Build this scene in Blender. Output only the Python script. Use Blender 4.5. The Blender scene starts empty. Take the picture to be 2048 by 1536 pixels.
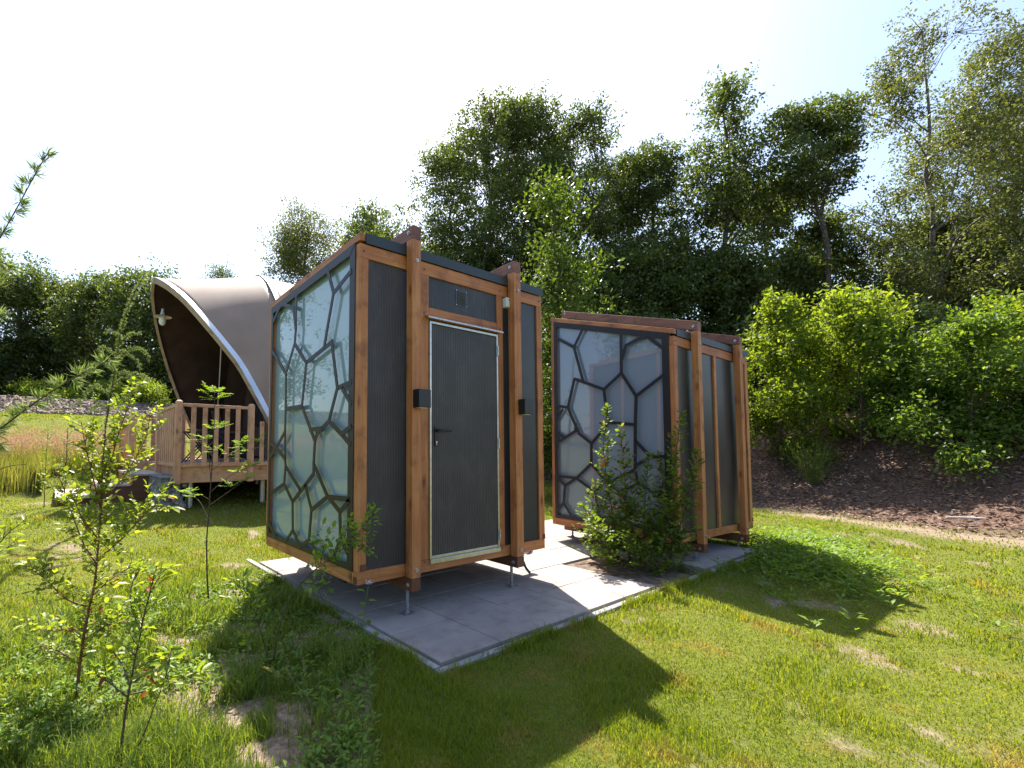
import bpy, math, random
import numpy as np
from mathutils import Vector, Matrix
random.seed(7)
RNG = np.random.default_rng(11)
S = bpy.context.scene
COL = S.collection
# ------------------------------------------------------------------ camera
CAM = np.array([-1.8604, -3.1842, 1.3821]); YAW, PITCH, ROLL = .9193, .0651, .0014
FPX, PX, PY = 951.8, -190.6, 64.9
fwd = np.array([math.cos(PITCH)*math.cos(YAW), math.cos(PITCH)*math.sin(YAW), math.sin(PITCH)])
rgt = np.cross(fwd, [0, 0, 1]); rgt /= np.linalg.norm(rgt); upv = np.cross(rgt, fwd)
r2 = rgt*math.cos(ROLL)+upv*math.sin(ROLL); u2 = -rgt*math.sin(ROLL)+upv*math.cos(ROLL)
rgt, upv = r2, u2
cd = bpy.data.cameras.new('camera'); cam = bpy.data.objects.new('camera', cd); COL.objects.link(cam)
cam.matrix_world = Matrix(((rgt[0], upv[0], -fwd[0], CAM[0]), (rgt[1], upv[1], -fwd[1], CAM[1]), (rgt[2], upv[2], -fwd[2], CAM[2]), (0, 0, 0, 1)))
cd.sensor_width = 36; cd.lens = FPX/2048*36
cd.shift_x = -PX/2048; cd.shift_y = PY/2048
cd.clip_start = .05; cd.clip_end = 3000
S.camera = cam
S.render.resolution_x, S.render.resolution_y = 1024, 768
def at(px, py, D):            # a point seen at photo pixel (px,py), D metres ahead
    return CAM + D*(fwd + rgt*(px-1024-PX)/FPX - upv*(py-768-PY)/FPX)
# ------------------------------------------------------------------ light
SAZ, SEL = math.radians(59), math.radians(56)
w = bpy.data.worlds.new('World'); S.world = w; w.use_nodes = True
nt = w.node_tree; bg = nt.nodes['Background']
sky = nt.nodes.new('ShaderNodeTexSky'); sky.sky_type = 'NISHITA'; sky.sun_disc = False
sky.sun_elevation = SEL; sky.sun_rotation = math.pi/2-SAZ
sky.dust_density = 1.8; sky.air_density = 1.0; sky.ozone_density = 1.5; sky.altitude = 0
nt.links.new(sky.outputs[0], bg.inputs[0]); bg.inputs[1].default_value = .112
sd = bpy.data.lights.new('sun', 'SUN'); sd.energy = 4.9; sd.angle = math.radians(.55); sd.color = (1, .94, .84)
so = bpy.data.objects.new('sun', sd); COL.objects.link(so)
sdir = Vector((math.cos(SEL)*math.cos(SAZ), math.cos(SEL)*math.sin(SAZ), math.sin(SEL)))
so.rotation_euler = sdir.to_track_quat('Z', 'Y').to_euler()
so.location = sdir*40
S.view_settings.view_transform = 'Standard'; S.view_settings.look = 'None'
S.view_settings.gamma = 1; S.view_settings.exposure = 1.5
S.render.engine = 'CYCLES'
try:
    S.cycles.max_bounces = 8; S.cycles.transparent_max_bounces = 8; S.cycles.transmission_bounces = 4; S.cycles.diffuse_bounces = 4; S.cycles.glossy_bounces = 3
except Exception: pass
# ------------------------------------------------------------------ helpers
def link(o, parent=None):
    COL.objects.link(o)
    if parent: o.parent = parent
    return o
def tag(o, label=None, cat=None, group=None, kind=None):
    if label: o['label'] = label
    if cat: o['category'] = cat
    if group: o['group'] = group
    if kind: o['kind'] = kind
    return o
def empty(name, loc, rz=0, parent=None, ry=0):
    o = bpy.data.objects.new(name, None); o.location = loc; o.rotation_euler = (0, ry, rz); o.empty_display_size = .2
    return link(o, parent)
class MB:
    def __init__(s): s.v = []; s.f = []; s.sm = False
    def hexa(s, p):            # 8 points: bottom 4 ccw, top 4 ccw
        n = len(s.v); s.v += [tuple(q) for q in p]
        for f in ((0, 3, 2, 1), (4, 5, 6, 7), (0, 1, 5, 4), (1, 2, 6, 5), (2, 3, 7, 6), (3, 0, 4, 7)): s.f.append(tuple(n+i for i in f))
        return s
    def box(s, x0, x1, y0, y1, z0, z1):
        return s.hexa([(x0, y0, z0), (x1, y0, z0), (x1, y1, z0), (x0, y1, z0), (x0, y0, z1), (x1, y0, z1), (x1, y1, z1), (x0, y1, z1)])
    def bar(s, a, b, w, h, up=(0, 0, 1)):      # box from a to b, w across, h along up
        a, b = Vector(a), Vector(b); d = (b-a).normalized(); u = Vector(up)
        sx = d.cross(u).normalized(); u = sx.cross(d).normalized(); x = sx*w/2; y = u*h/2
        return s.hexa([a-x-y, b-x-y, b+x-y, a+x-y, a-x+y, b-x+y, b+x+y, a+x+y])
    def tube(s, pts, rad, n=8, cap=True):
        pts = [Vector(p) for p in pts]; k = len(s.v); rings = len(pts)
        if not hasattr(rad, '__len__'): rad = [rad]*rings
        ref = Vector((0, 0, 1))
        d0 = (pts[-1]-pts[0]).normalized()
        if abs(d0.z) > .9: ref = Vector((1, 0, 0))
        for i, p in enumerate(pts):
            d = (pts[min(i+1, rings-1)]-pts[max(i-1, 0)]).normalized()
            a = d.cross(ref).normalized(); b = d.cross(a)
            for j in range(n):
                t = 2*math.pi*j/n; s.v.append(tuple(p+(a*math.cos(t)+b*math.sin(t))*rad[i]))
        for i in range(rings-1):
            for j in range(n):
                s.f.append((k+i*n+j, k+i*n+(j+1) % n, k+(i+1)*n+(j+1) % n, k+(i+1)*n+j))
        if cap:
            s.f.append(tuple(k+j for j in range(n))[::-1]); s.f.append(tuple(k+(rings-1)*n+j for j in range(n)))
        return s
    def poly(s, pts):
        n = len(s.v); s.v += [tuple(p) for p in pts]; s.f.append(tuple(range(n, n+len(pts)))); return s
    def prism(s, pts, vec):    # polygon extruded by vec
        n = len(s.v); m = len(pts); vec = Vector(vec)
        s.v += [tuple(p) for p in pts]+[tuple(Vector(p)+vec) for p in pts]
        s.f.append(tuple(range(n, n+m))[::-1]); s.f.append(tuple(range(n+m, n+2*m)))
        for i in range(m): s.f.append((n+i, n+(i+1) % m, n+m+(i+1) % m, n+m+i))
        return s
    def build(s, name, mat, parent=None, bevel=0, smooth=False, loc=None):
        me = bpy.data.meshes.new(name); me.from_pydata(s.v, [], s.f); me.update(); me.materials.append(mat)
        import bmesh
        bm = bmesh.new(); bm.from_mesh(me); bmesh.ops.recalc_face_normals(bm, faces=bm.faces); bm.to_mesh(me); bm.free()
        if smooth: me.polygons.foreach_set('use_smooth', [True]*len(me.polygons))
        o = bpy.data.objects.new(name, me)
        if loc is not None: o.location = loc
        if bevel:
            m = o.modifiers.new('bevel', 'BEVEL'); m.width = bevel; m.segments = 2; m.limit_method = 'ANGLE'
        return link(o, parent)
def mesh_np(name, V, Fs, mat, parent=None, smooth=False, loc=None):
    """V (n,3); Fs list of int arrays (m,k)"""
    me = bpy.data.meshes.new(name); V = np.asarray(V, np.float32)
    me.vertices.add(len(V)); me.vertices.foreach_set('co', V.ravel())
    loops = np.concatenate([f.ravel() for f in Fs]).astype(np.int32)
    tot = np.concatenate([np.full(len(f), f.shape[1], np.int32) for f in Fs])
    st = np.concatenate([[0], np.cumsum(tot)[:-1]]).astype(np.int32)
    me.loops.add(len(loops)); me.loops.foreach_set('vertex_index', loops)
    me.polygons.add(len(tot)); me.polygons.foreach_set('loop_start', st); me.polygons.foreach_set('loop_total', tot)
    if smooth: me.polygons.foreach_set('use_smooth', np.ones(len(tot), bool))
    me.update(calc_edges=True); me.materials.append(mat)
    o = bpy.data.objects.new(name, me)
    if loc is not None: o.location = loc
    return link(o, parent)
def unit(a): return a/np.maximum(np.linalg.norm(a, axis=-1, keepdims=True), 1e-9)
# value noise in numpy (seeded), used for terrain, patches
_T = np.random.default_rng(3).random((64, 64))
def vnoise(x, y):
    xi = np.floor(x).astype(int); yi = np.floor(y).astype(int); fx = x-xi; fy = y-yi
    fx = fx*fx*(3-2*fx); fy = fy*fy*(3-2*fy)
    g = lambda a, b: _T[a % 64, b % 64]
    return (g(xi, yi)*(1-fx)+g(xi+1, yi)*fx)*(1-fy)+(g(xi, yi+1)*(1-fx)+g(xi+1, yi+1)*fx)*fy
def fbm(x, y, o=4):
    s = 0; a = .5; t = 0
    for i in range(o): s = s+a*vnoise(x*2**i+17*i, y*2**i+5*i); t += a; a *= .5
    return s/t
def ss(a, b, x): t = np.clip((x-a)/(b-a), 0, 1); return t*t*(3-2*t)
# ------------------------------------------------------------------ materials
def mat(name, col=(.5, .5, .5), rough=.6, metal=0, spec=.5):
    m = bpy.data.materials.new(name); m.use_nodes = True; b = m.node_tree.nodes['Principled BSDF']
    b.inputs['Base Color'].default_value = (*col, 1); b.inputs['Roughness'].default_value = rough; b.inputs['Metallic'].default_value = metal
    b.inputs['Specular IOR Level'].default_value = spec
    return m
def nd(m, t, **k):
    n = m.node_tree.nodes.new(t)
    for a, v in k.items():
        if a in n.inputs.keys(): n.inputs[a].default_value = v
        else: setattr(n, a, v)
    return n
def lk(m, a, b): m.node_tree.links.new(a, b)
def ramp(m, fac, stops):
    r = nd(m, 'ShaderNodeValToRGB'); e = r.color_ramp.elements
    while len(e) < len(stops): e.new(.5)
    for i, (p, c) in enumerate(stops): e[i].position = p; e[i].color = (*c, 1)
    lk(m, fac, r.inputs[0]); return r.outputs[0]
def coords(m, scale=(1, 1, 1), kind='Object'):
    tc = nd(m, 'ShaderNodeTexCoord'); mp = nd(m, 'ShaderNodeMapping'); mp.inputs['Scale'].default_value = scale
    lk(m, tc.outputs[kind], mp.inputs['Vector']); return mp.outputs[0]
def bump(m, h, strength=.3, dist=.01):
    b = nd(m, 'ShaderNodeBump'); b.inputs['Strength'].default_value = strength; b.inputs['Distance'].default_value = dist
    lk(m, h, b.inputs['Height']); lk(m, b.outputs[0], m.node_tree.nodes['Principled BSDF'].inputs['Normal'])
def wood(name, axis, stops, rough=.55, knots=True, scl=1):
    m = mat(name, rough=rough); B = m.node_tree.nodes['Principled BSDF']
    s = [26*scl]*3; s['xyz'.index(axis)] = 1.3*scl
    oi0 = nd(m, 'ShaderNodeObjectInfo'); of_ = nd(m, 'ShaderNodeVectorMath', operation='SCALE'); cb_ = nd(m, 'ShaderNodeCombineXYZ'); lk(m, oi0.outputs['Random'], cb_.inputs[0]); lk(m, oi0.outputs['Random'], cb_.inputs[1]); lk(m, oi0.outputs['Random'], cb_.inputs[2]); lk(m, cb_.outputs[0], of_.inputs[0]); of_.inputs['Scale'].default_value = 37.0
    def oc(sc):
        a_ = nd(m, 'ShaderNodeVectorMath', operation='ADD'); lk(m, coords(m, sc), a_.inputs[0]); lk(m, of_.outputs[0], a_.inputs[1]); return a_.outputs[0]
    v = oc(s); n = nd(m, 'ShaderNodeTexNoise', Scale=1.0, Detail=6.0, Roughness=.68, Distortion=.9); lk(m, v, n.inputs['Vector'])
    big = nd(m, 'ShaderNodeTexNoise', Scale=2.2, Detail=2.0); lk(m, coords(m), big.inputs['Vector'])
    mx = nd(m, 'ShaderNodeMath', operation='ADD'); mu = nd(m, 'ShaderNodeMath', operation='MULTIPLY'); mu.inputs[1].default_value = .55
    oi = nd(m, 'ShaderNodeObjectInfo'); mo = nd(m, 'ShaderNodeMath', operation='MULTIPLY_ADD'); mo.inputs[1].default_value = .22; lk(m, oi.outputs['Random'], mo.inputs[0])
    lk(m, big.outputs[0], mu.inputs[0]); lk(m, n.outputs[0], mx.inputs[0]); lk(m, mu.outputs[0], mx.inputs[1])
    lk(m, mx.outputs[0], mo.inputs[2])
    sub = nd(m, 'ShaderNodeMath', operation='SUBTRACT'); sub.inputs[1].default_value = .33; lk(m, mo.outputs[0], sub.inputs[0])
    c = ramp(m, sub.outputs[0], stops)
    if knots:
        s2 = [7*scl]*3; s2['xyz'.index(axis)] = 2.6*scl
        vo = nd(m, 'ShaderNodeTexVoronoi', Scale=1.0); lk(m, oc(s2), vo.inputs['Vector'])
        k = ramp(m, vo.outputs['Distance'], [(.04, (.16, .12, .10)), (.10, (.55, .45, .4)), (.2, (1, 1, 1))])
        mm = nd(m, 'ShaderNodeMix', data_type='RGBA', blend_type='MULTIPLY'); mm.inputs[0].default_value = .85
        lk(m, c, mm.inputs[6]); lk(m, k, mm.inputs[7]); c = mm.outputs[2]
    sx = nd(m, 'ShaderNodeTexNoise', Scale=4.5, Detail=5.0, Roughness=.65); lk(m, oc((1, 1, 1)), sx.inputs['Vector'])
    k2 = ramp(m, sx.outputs[0], [(.34, (.52, .47, .46)), (.47, (.95, .95, .95)), (.62, (1.0, 1.0, 1.0)), (.75, (1.15, 1.12, 1.08))]); m3 = nd(m, 'ShaderNodeMix', data_type='RGBA', blend_type='MULTIPLY'); m3.inputs[0].default_value = .8
    lk(m, c, m3.inputs[6]); lk(m, k2, m3.inputs[7]); c = m3.outputs[2]
    lk(m, c, B.inputs['Base Color']); bump(m, n.outputs[0], .35, .004)
    return m
WS = [(.08, (.12, .032, .011)), (.33, (.30, .094, .028)), (.6, (.46, .168, .052)), (.9, (.62, .29, .11))]
WX, WY, WZ = [wood('stained larch '+a, a, WS) for a in 'xyz']
WSD = [(.1, (.05, .015, .008)), (.5, (.12, .04, .018)), (.9, (.2, .07, .03))]
WEND = wood('end grain', 'y', WSD)
WT = [(.1, (.085, .03, .018)), (.4, (.17, .06, .034)), (.8, (.3, .12, .065))]
WTB = wood('roof beam larch', 'y', WT)
DS = [(.1, (.33, .15, .085)), (.4, (.48, .24, .135)), (.8, (.62, .36, .21))]
DX, DY, DZ = [wood('deck fir '+a, a, DS, knots=True) for a in 'xyz']
DB = wood('deck boards', 'y', [(.1, (.32, .26, .22)), (.5, (.45, .37, .31)), (.9, (.55, .47, .4))], knots=False)
ANT = mat('anthracite metal', (.03, .033, .042), .38, 0, .5)
def panelmat(name, col, pitch, axis='x', strength=.5):
    m = mat(name, col, .48); B = m.node_tree.nodes['Principled BSDF']
    v = coords(m); w_ = nd(m, 'ShaderNodeTexWave', Scale=1/pitch/ (2*math.pi)*math.pi*2/20*1.0); w_.bands_direction = axis.upper()
    w_.inputs['Scale'].default_value = .314/pitch; w_.inputs['Distortion'].default_value = 0
    lk(m, v, w_.inputs['Vector']); bump(m, w_.outputs['Fac'], strength, .003)
    n = nd(m, 'ShaderNodeTexNoise', Scale=3.0, Detail=3.0); lk(m, coords(m), n.inputs['Vector'])
    mp = nd(m, 'ShaderNodeMapRange'); mp.inputs[3].default_value = .36; mp.inputs[4].default_value = .58; lk(m, n.outputs[0], mp.inputs[0]); lk(m, mp.outputs[0], B.inputs['Roughness'])
    c = ramp(m, w_.outputs['Fac'], [(0, tuple(t*.35 for t in col)), (.6, col), (1, tuple(t*1.3 for t in col))])
    dn = nd(m, 'ShaderNodeTexNoise', Scale=5.0, Detail=7.0, Roughness=.7); lk(m, coords(m, (1, 1, .6)), dn.inputs['Vector']); dr = ramp(m, dn.outputs[0], [(.48, (0, 0, 0)), (.75, (.35, .35, .35))])
    dm = nd(m, 'ShaderNodeMix', data_type='RGBA'); lk(m, dr, dm.inputs[0]); lk(m, c, dm.inputs[6]); dm.inputs[7].default_value = (.13, .115, .10, 1); lk(m, dm.outputs[2], B.inputs['Base Color'])
    return m
def noisy(m, a, b_, scale=8, detail=4, bs=0, lo=.35, hi=.65, dist=.01):
    n = nd(m, 'ShaderNodeTexNoise', Scale=float(scale), Detail=float(detail)); lk(m, coords(m), n.inputs['Vector'])
    c = ramp(m, n.outputs[0], [(lo, a), (hi, b_)]); lk(m, c, m.node_tree.nodes['Principled BSDF'].inputs['Base Color'])
    if bs: bump(m, n.outputs[0], bs, dist)
    return m
PAN = panelmat('ribbed anthracite panel', (.050, .040, .042), .0158, strength=.8)
PAN2 = noisy(mat('smooth anthracite panel', rough=.36), (.024, .025, .026), (.042, .041, .040), 2.5, 6)
ROOF = mat('roof trim', (.024, .034, .04), .45)
LATM = mat('lattice metal', (.018, .016, .019), .42, 0, .35)
GLASS = mat('milky glass', (.23, .33, .38), .5); b = GLASS.node_tree.nodes['Principled BSDF']
b.inputs['Coat Weight'].default_value = 1; b.inputs['Coat Roughness'].default_value = .02; b.inputs['Coat IOR'].default_value = 1.6
GLASS2 = mat('grey milky glass', (.17, .215, .28), .5); b = GLASS2.node_tree.nodes['Principled BSDF']
b.inputs['Coat Weight'].default_value = 1; b.inputs['Coat Roughness'].default_value = .02; b.inputs['Coat IOR'].default_value = 1.7
ALU = noisy(mat('brushed aluminium', rough=.35, metal=.9), (.5, .49, .45), (.62, .61, .56), 30)
STEEL = noisy(mat('galvanised steel', rough=.42, metal=.85), (.35, .36, .38), (.6, .62, .64), 60)
DSTEEL = noisy(mat('dull steel', rough=.5, metal=.6), (.2, .2, .21), (.34, .34, .35), 40)
BLK = noisy(mat('black lacquer', rough=.35), (.008, .008, .009), (.016, .016, .017), 60)
DARK = noisy(mat('dark underfloor', rough=.8), (.018, .015, .014), (.04, .034, .03), 9)
WHITE = noisy(mat('white plastic', rough=.4), (.62, .62, .6), (.72, .72, .7), 12)
BLUE = noisy(mat('blue plastic cap', rough=.35), (.05, .09, .3), (.09, .14, .42), 25)
ENAMEL = noisy(mat('cream enamel', rough=.3), (.55, .53, .47), (.66, .64, .57), 9)
LGLASS = mat('opal glass', (.75, .75, .73), .25)
BARK = noisy(mat('bark', rough=.9), (.035, .028, .022), (.11, .09, .07), 9, 6, .6)
BARKB = noisy(mat('birch bark', rough=.85), (.06, .05, .042), (.20, .18, .155), 5, 6, .4)
TWIG = noisy(mat('young bark', rough=.7), (.045, .024, .018), (.10, .06, .042), 25, 4, .3)
TWIGG = noisy(mat('green stem', rough=.7), (.08, .1, .03), (.14, .17, .06), 25, 4)
REED = noisy(mat('reddish bark', rough=.7), (.10, .035, .02), (.18, .075, .04), 25, 4)
STONE = noisy(mat('gabion stone', rough=.9), (.12, .11, .10), (.4, .38, .34), 6, 6, .6)
GRAVEL = noisy(mat('rubble', rough=.95), (.11, .078, .062), (.30, .235, .20), 3, 6, .6)
def leafmat(name, stops, trans=.5, rough=.5, tcol=None, spec=.28):
    m = bpy.data.materials.new(name); m.use_nodes = True; N = m.node_tree.nodes; B = N['Principled BSDF']
    g = nd(m, 'ShaderNodeNewGeometry')
    n = nd(m, 'ShaderNodeTexNoise', Scale=.9, Detail=2.0); lk(m, coords(m), n.inputs['Vector'])
    mu = nd(m, 'ShaderNodeMath', operation='MULTIPLY_ADD'); mu.inputs[1].default_value = .55; lk(m, g.outputs['Random Per Island'], mu.inputs[0])
    m2 = nd(m, 'ShaderNodeMath', operation='MULTIPLY'); m2.inputs[1].default_value = .5; lk(m, n.outputs[0], m2.inputs[0]); lk(m, m2.outputs[0], mu.inputs[2])
    c = ramp(m, mu.outputs[0], stops); lk(m, c, B.inputs['Base Color']); B.inputs['Roughness'].default_value = rough; B.inputs['Specular IOR Level'].default_value = spec
    tr = nd(m, 'ShaderNodeBsdfTranslucent'); hs = nd(m, 'ShaderNodeMix', data_type='RGBA', blend_type='MULTIPLY'); hs.inputs[0].default_value = 1
    hs.inputs[7].default_value = (*(tcol or (1.9, 1.75, .55)), 1); lk(m, c, hs.inputs[6]); lk(m, hs.outputs[2], tr.inputs[0])
    mx = nd(m, 'ShaderNodeMixShader'); mx.inputs[0].default_value = trans
    lk(m, B.outputs[0], mx.inputs[1]); lk(m, tr.outputs[0], mx.inputs[2]); lk(m, mx.outputs[0], N['Material Output'].inputs[0])
    return m
OAK = leafmat('oak leaves', [(.15, (.038, .06, .016)), (.5, (.076, .11, .028)), (.85, (.14, .172, .05))], .45, tcol=(1.6, 1.55, .6), spec=.5)
OAKY = leafmat('light oak leaves', [(.15, (.044, .068, .018)), (.5, (.085, .12, .03)), (.85, (.145, .18, .052))], .45, tcol=(1.6, 1.55, .6), spec=.5)
BIRCH = leafmat('birch leaves', [(.15, (.06, .075, .024)), (.5, (.105, .13, .036)), (.85, (.16, .18, .055))], .46, tcol=(1.6, 1.5, .65), spec=.4)
HAZEL = leafmat('bright bush leaves', [(.15, (.06, .10, .012)), (.5, (.13, .19, .025)), (.85, (.22, .28, .045))], .55)
BEECH = leafmat('beech leaves', [(.15, (.03, .06, .012)), (.5, (.06, .11, .02)), (.85, (.12, .18, .035))], .45, .35)
HORN = leafmat('hornbeam leaves', [(.12, (.08, .12, .016)), (.5, (.17, .235, .03)), (.85, (.28, .33, .06))], .5, .4)
CHERRY = leafmat('cherry leaves', [(.12, (.10, .17, .02)), (.5, (.17, .25, .03)), (.8, (.26, .30, .035)), (.97, (.4, .2, .03))], .45, .35)
ROWAN = leafmat('rowan leaves', [(.12, (.07, .14, .02)), (.5, (.13, .22, .03)), (.85, (.22, .30, .05))], .5)
NEED = leafmat('larch needles', [(.12, (.09, .13, .045)), (.5, (.15, .205, .07)), (.85, (.24, .29, .11))], .42, tcol=(1.5, 1.5, .8))
WEED = leafmat('weed leaves', [(.12, (.06, .12, .018)), (.5, (.13, .22, .03)), (.85, (.22, .31, .05))], .45)
DEADL = leafmat('rusty leaves', [(.12, (.12, .03, .012)), (.5, (.22, .06, .02)), (.85, (.3, .11, .03))], .35, tcol=(1.5, .9, .5))
GRASS = leafmat('lawn grass', [(.12, (.08, .125, .010)), (.45, (.15, .205, .016)), (.75, (.23, .265, .026)), (.97, (.30, .27, .08))], .42, .5)
_r = [n for n in GRASS.node_tree.nodes if n.type == 'VALTORGB'][0]; _o = [l.to_socket for l in GRASS.node_tree.links if l.from_node == _r]
_n = nd(GRASS, 'ShaderNodeTexNoise', Scale=2.1, Detail=4.0, Roughness=.6); lk(GRASS, coords(GRASS), _n.inputs['Vector']); _m = nd(GRASS, 'ShaderNodeMapRange'); _m.inputs[1].default_value = .54; _m.inputs[2].default_value = .68; _m.inputs[4].default_value = .85; lk(GRASS, _n.outputs[0], _m.inputs[0])
_x = nd(GRASS, 'ShaderNodeMix', data_type='RGBA'); lk(GRASS, _m.outputs[0], _x.inputs[0]); lk(GRASS, _r.outputs[0], _x.inputs[6]); _x.inputs[7].default_value = (.31, .225, .085, 1)
for _s in _o: lk(GRASS, _x.outputs[2], _s)
GRASSB = leafmat('bed grass', [(.12, (.08, .13, .018)), (.5, (.13, .19, .03)), (.8, (.20, .24, .05)), (.97, (.36, .30, .14))], .42, .45)
TALL = leafmat('tall grass', [(.12, (.12, .15, .035)), (.5, (.19, .21, .06)), (.85, (.30, .28, .11))], .4, .6)
PINK = leafmat('grass seed heads', [(.12, (.32, .18, .13)), (.5, (.42, .26, .19)), (.85, (.5, .34, .26))], .4, .7, tcol=(1.3, 1.0, .9))
CHIP = leafmat('bark chips', [(.15, (.08, .048, .034)), (.45, (.20, .125, .09)), (.7, (.32, .22, .165)), (.95, (.52, .42, .34))], .0, .8)
# ------------------------------------------------------------------ terrain
def qf(x, y): return ((y+3.18)-.762*(x+1.86))*.795
def sfoot(x, y): return (x-11.5)*.93-(y-1.04)*.37
def gz(x, y, fine=True):
    x = np.asarray(x, float); y = np.asarray(y, float)
    h = np.interp(y, [2, 5.9, 8.6, 10.6, 14, 20, 24, 27, 60], [0, .33, .38, .72, 1.3, 2.5, 2.85, 3.75, 4.8])*ss(1.5, 7, qf(x, y))
    s = sfoot(x, y)+.5*(fbm(x*.35, y*.35)-.5)
    h = np.maximum(h, 2.35*ss(-.1, 5.2, s)+.12*(fbm(x*1.3, y*1.3)-.5)*ss(0, 1, s)+.02*np.clip(s-5, 0, 40))
    h = h-.10*ss(-.95, -2.2, y)*ss(1.2, 4.0, x)*ss(.1, -1.5, sfoot(x, y))
    far = np.hypot(x, y); h = h*(1-ss(60, 140, far)*.7)
    if fine:
        d = pavedist(x, y); h = h+(.05*(fbm(x*1.1+9, y*1.1+4)-.5))*ss(.05, 1.0, d)
    return h
def pavedist(x, y):
    dx = np.maximum(np.maximum(.0-x, x-5.8), 0); dy = np.maximum(np.maximum(-.95-y, y-2.3), 0)
    return np.hypot(dx, dy)
BEDPX = [(-.74, -1.42), (-.02, -.25), (.05, .6), (.02, 2.1), (-1.1, 1.8), (-3.4, 1.9), (-3.4, -3), (-1.2, -3)]
def inpoly(x, y, P):
    c = np.zeros(np.shape(x), bool); n = len(P)
    for i in range(n):
        x1, y1 = P[i]; x2, y2 = P[(i+1) % n]
        k = ((y1 > y) != (y2 > y)) & (x < (x2-x1)*(y-y1)/((y2-y1) or 1e-9)+x1); c ^= k
    return c
def mulchf(x, y): return ss(-.15, .35, sfoot(x, y)+.5*(fbm(x*.9, y*.9)-.5))
def sandf(x, y):      # trodden sandy strip at the foot of the bank
    s = sfoot(x, y)+.3*(fbm(x*.9, y*.9)-.5); return ss(-.85, -.5, s)*(1-ss(-.1, .3, s))*.85
def seg_d(x, y, ax, ay, bx, by):
    t = np.clip(((x-ax)*(bx-ax)+(y-ay)*(by-ay))/((bx-ax)**2+(by-ay)**2), 0, 1)
    return np.hypot(x-ax-t*(bx-ax), y-ay-t*(by-ay))
def baref(x, y):
    n = fbm(x*1.7+3, y*1.7+8, 4); n2 = fbm(x*5+1, y*5+2, 3)
    b = ss(.63, .72, n*.6+n2*.4)*.8
    bed = inpoly(x, y, BEDPX)
    bb = ss(.47, .57, n*.45+n2*.55)
    # open soil close to the turf edge in front
    bb = np.maximum(bb, ss(.45, .1, seg_d(x, y, -.95, -1.5, -.55, -.95))*.9)
    bb = bb*(1-.75*ss(-1.0, -1.5, x)*ss(-2.2, -1.2, y))
    b = np.where(bed, bb, b)
    # gap along the turf seam on the right and a few dry spots
    seam = seg_d(x, y, 2.65, -2.29, .86, -2.30)+.12*(n2-.5)
    b = np.maximum(b, ss(.045, .01, seam)*.9*ss(.42, .6, fbm(x*3+2, y*3+7, 3)))
    for (cx, cy, r) in ((2.75, -2.3, .28), (1.12, -2.6, .12), (3.9, -2.5, .35), (6.2, -1.3, .3), (.4, -2.2, .15), (2.0, -1.0, .12)):
        b = np.maximum(b, ss(r, r*.2, np.hypot(x-cx, (y-cy)*1.2)+.7*(n2-.5))*.62)
    return b
def graded(lo, hi, c, dense, n):
    t = np.linspace(-1, 1, n); k = 7.0
    f = np.sinh(k*t)/math.sinh(k)
    return np.where(f < 0, c+f*(c-lo), c+f*(hi-c))
gx = graded(-700, 900, 1.0, 0, 420); gy = graded(-500, 900, .5, 0, 420)
GX, GY = np.meshgrid(gx, gy, indexing='ij'); GZ = gz(GX, GY)
nx, ny = GX.shape
idx = np.arange(nx*ny).reshape(nx, ny)
F = np.stack([idx[:-1, :-1], idx[1:, :-1], idx[1:, 1:], idx[:-1, 1:]], -1).reshape(-1, 4)
V = np.stack([GX, GY, GZ], -1).reshape(-1, 3)
gm = mat('ground earth and turf', rough=.95, spec=.15); B = gm.node_tree.nodes['Principled BSDF']
n1 = nd(gm, 'ShaderNodeTexNoise', Scale=22.0, Detail=8.0, Roughness=.7); lk(gm, coords(gm), n1.inputs['Vector'])
n0 = nd(gm, 'ShaderNodeTexNoise', Scale=.8, Detail=4.0); lk(gm, coords(gm), n0.inputs['Vector'])
c_g = ramp(gm, n1.outputs[0], [(.3, (.045, .06, .010)), (.5, (.085, .105, .017)), (.7, (.16, .15, .04))])
c_f = ramp(gm, n0.outputs[0], [(.3, (.105, .135, .016)), (.7, (.185, .185, .03))])
mxa = nd(gm, 'ShaderNodeMix', data_type='RGBA'); mxa.inputs[0].default_value = .45; lk(gm, c_g, mxa.inputs[6]); lk(gm, c_f, mxa.inputs[7])
c_s = ramp(gm, n1.outputs[0], [(.3, (.13, .09, .065)), (.5, (.27, .195, .15)), (.72, (.44, .34, .27))])
c_m = ramp(gm, n1.outputs[0], [(.3, (.045, .028, .02)), (.5, (.12, .072, .052)), (.7, (.26, .18, .14))])
def attr(m, n_): a_ = nd(m, 'ShaderNodeAttribute'); a_.attribute_name = n_; return a_.outputs['Fac']
def mixc(m, f, a_, b_):
    x = nd(m, 'ShaderNodeMix', data_type='RGBA'); lk(m, f, x.inputs[0]); lk(m, a_, x.inputs[6]); lk(m, b_, x.inputs[7]); return x.outputs[2]
c = mixc(gm, attr(gm, 'bare'), mxa.outputs[2], c_s); c = mixc(gm, attr(gm, 'mulch'), c, c_m); c = mixc(gm, attr(gm, 'rubble'), c, ramp(gm, n1.outputs[0], [(.3, (.09, .075, .06)), (.7, (.24, .20, .17))]))
lk(gm, c, B.inputs['Base Color']); bump(gm, n1.outputs[0], .8, .03)
ground = mesh_np('ground', V, [F], gm, smooth=True); tag(ground, kind='structure')
def rubblef(x, y): return ss(24, 25, y)*ss(34, 30, y)*ss(8, 2, x)
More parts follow.
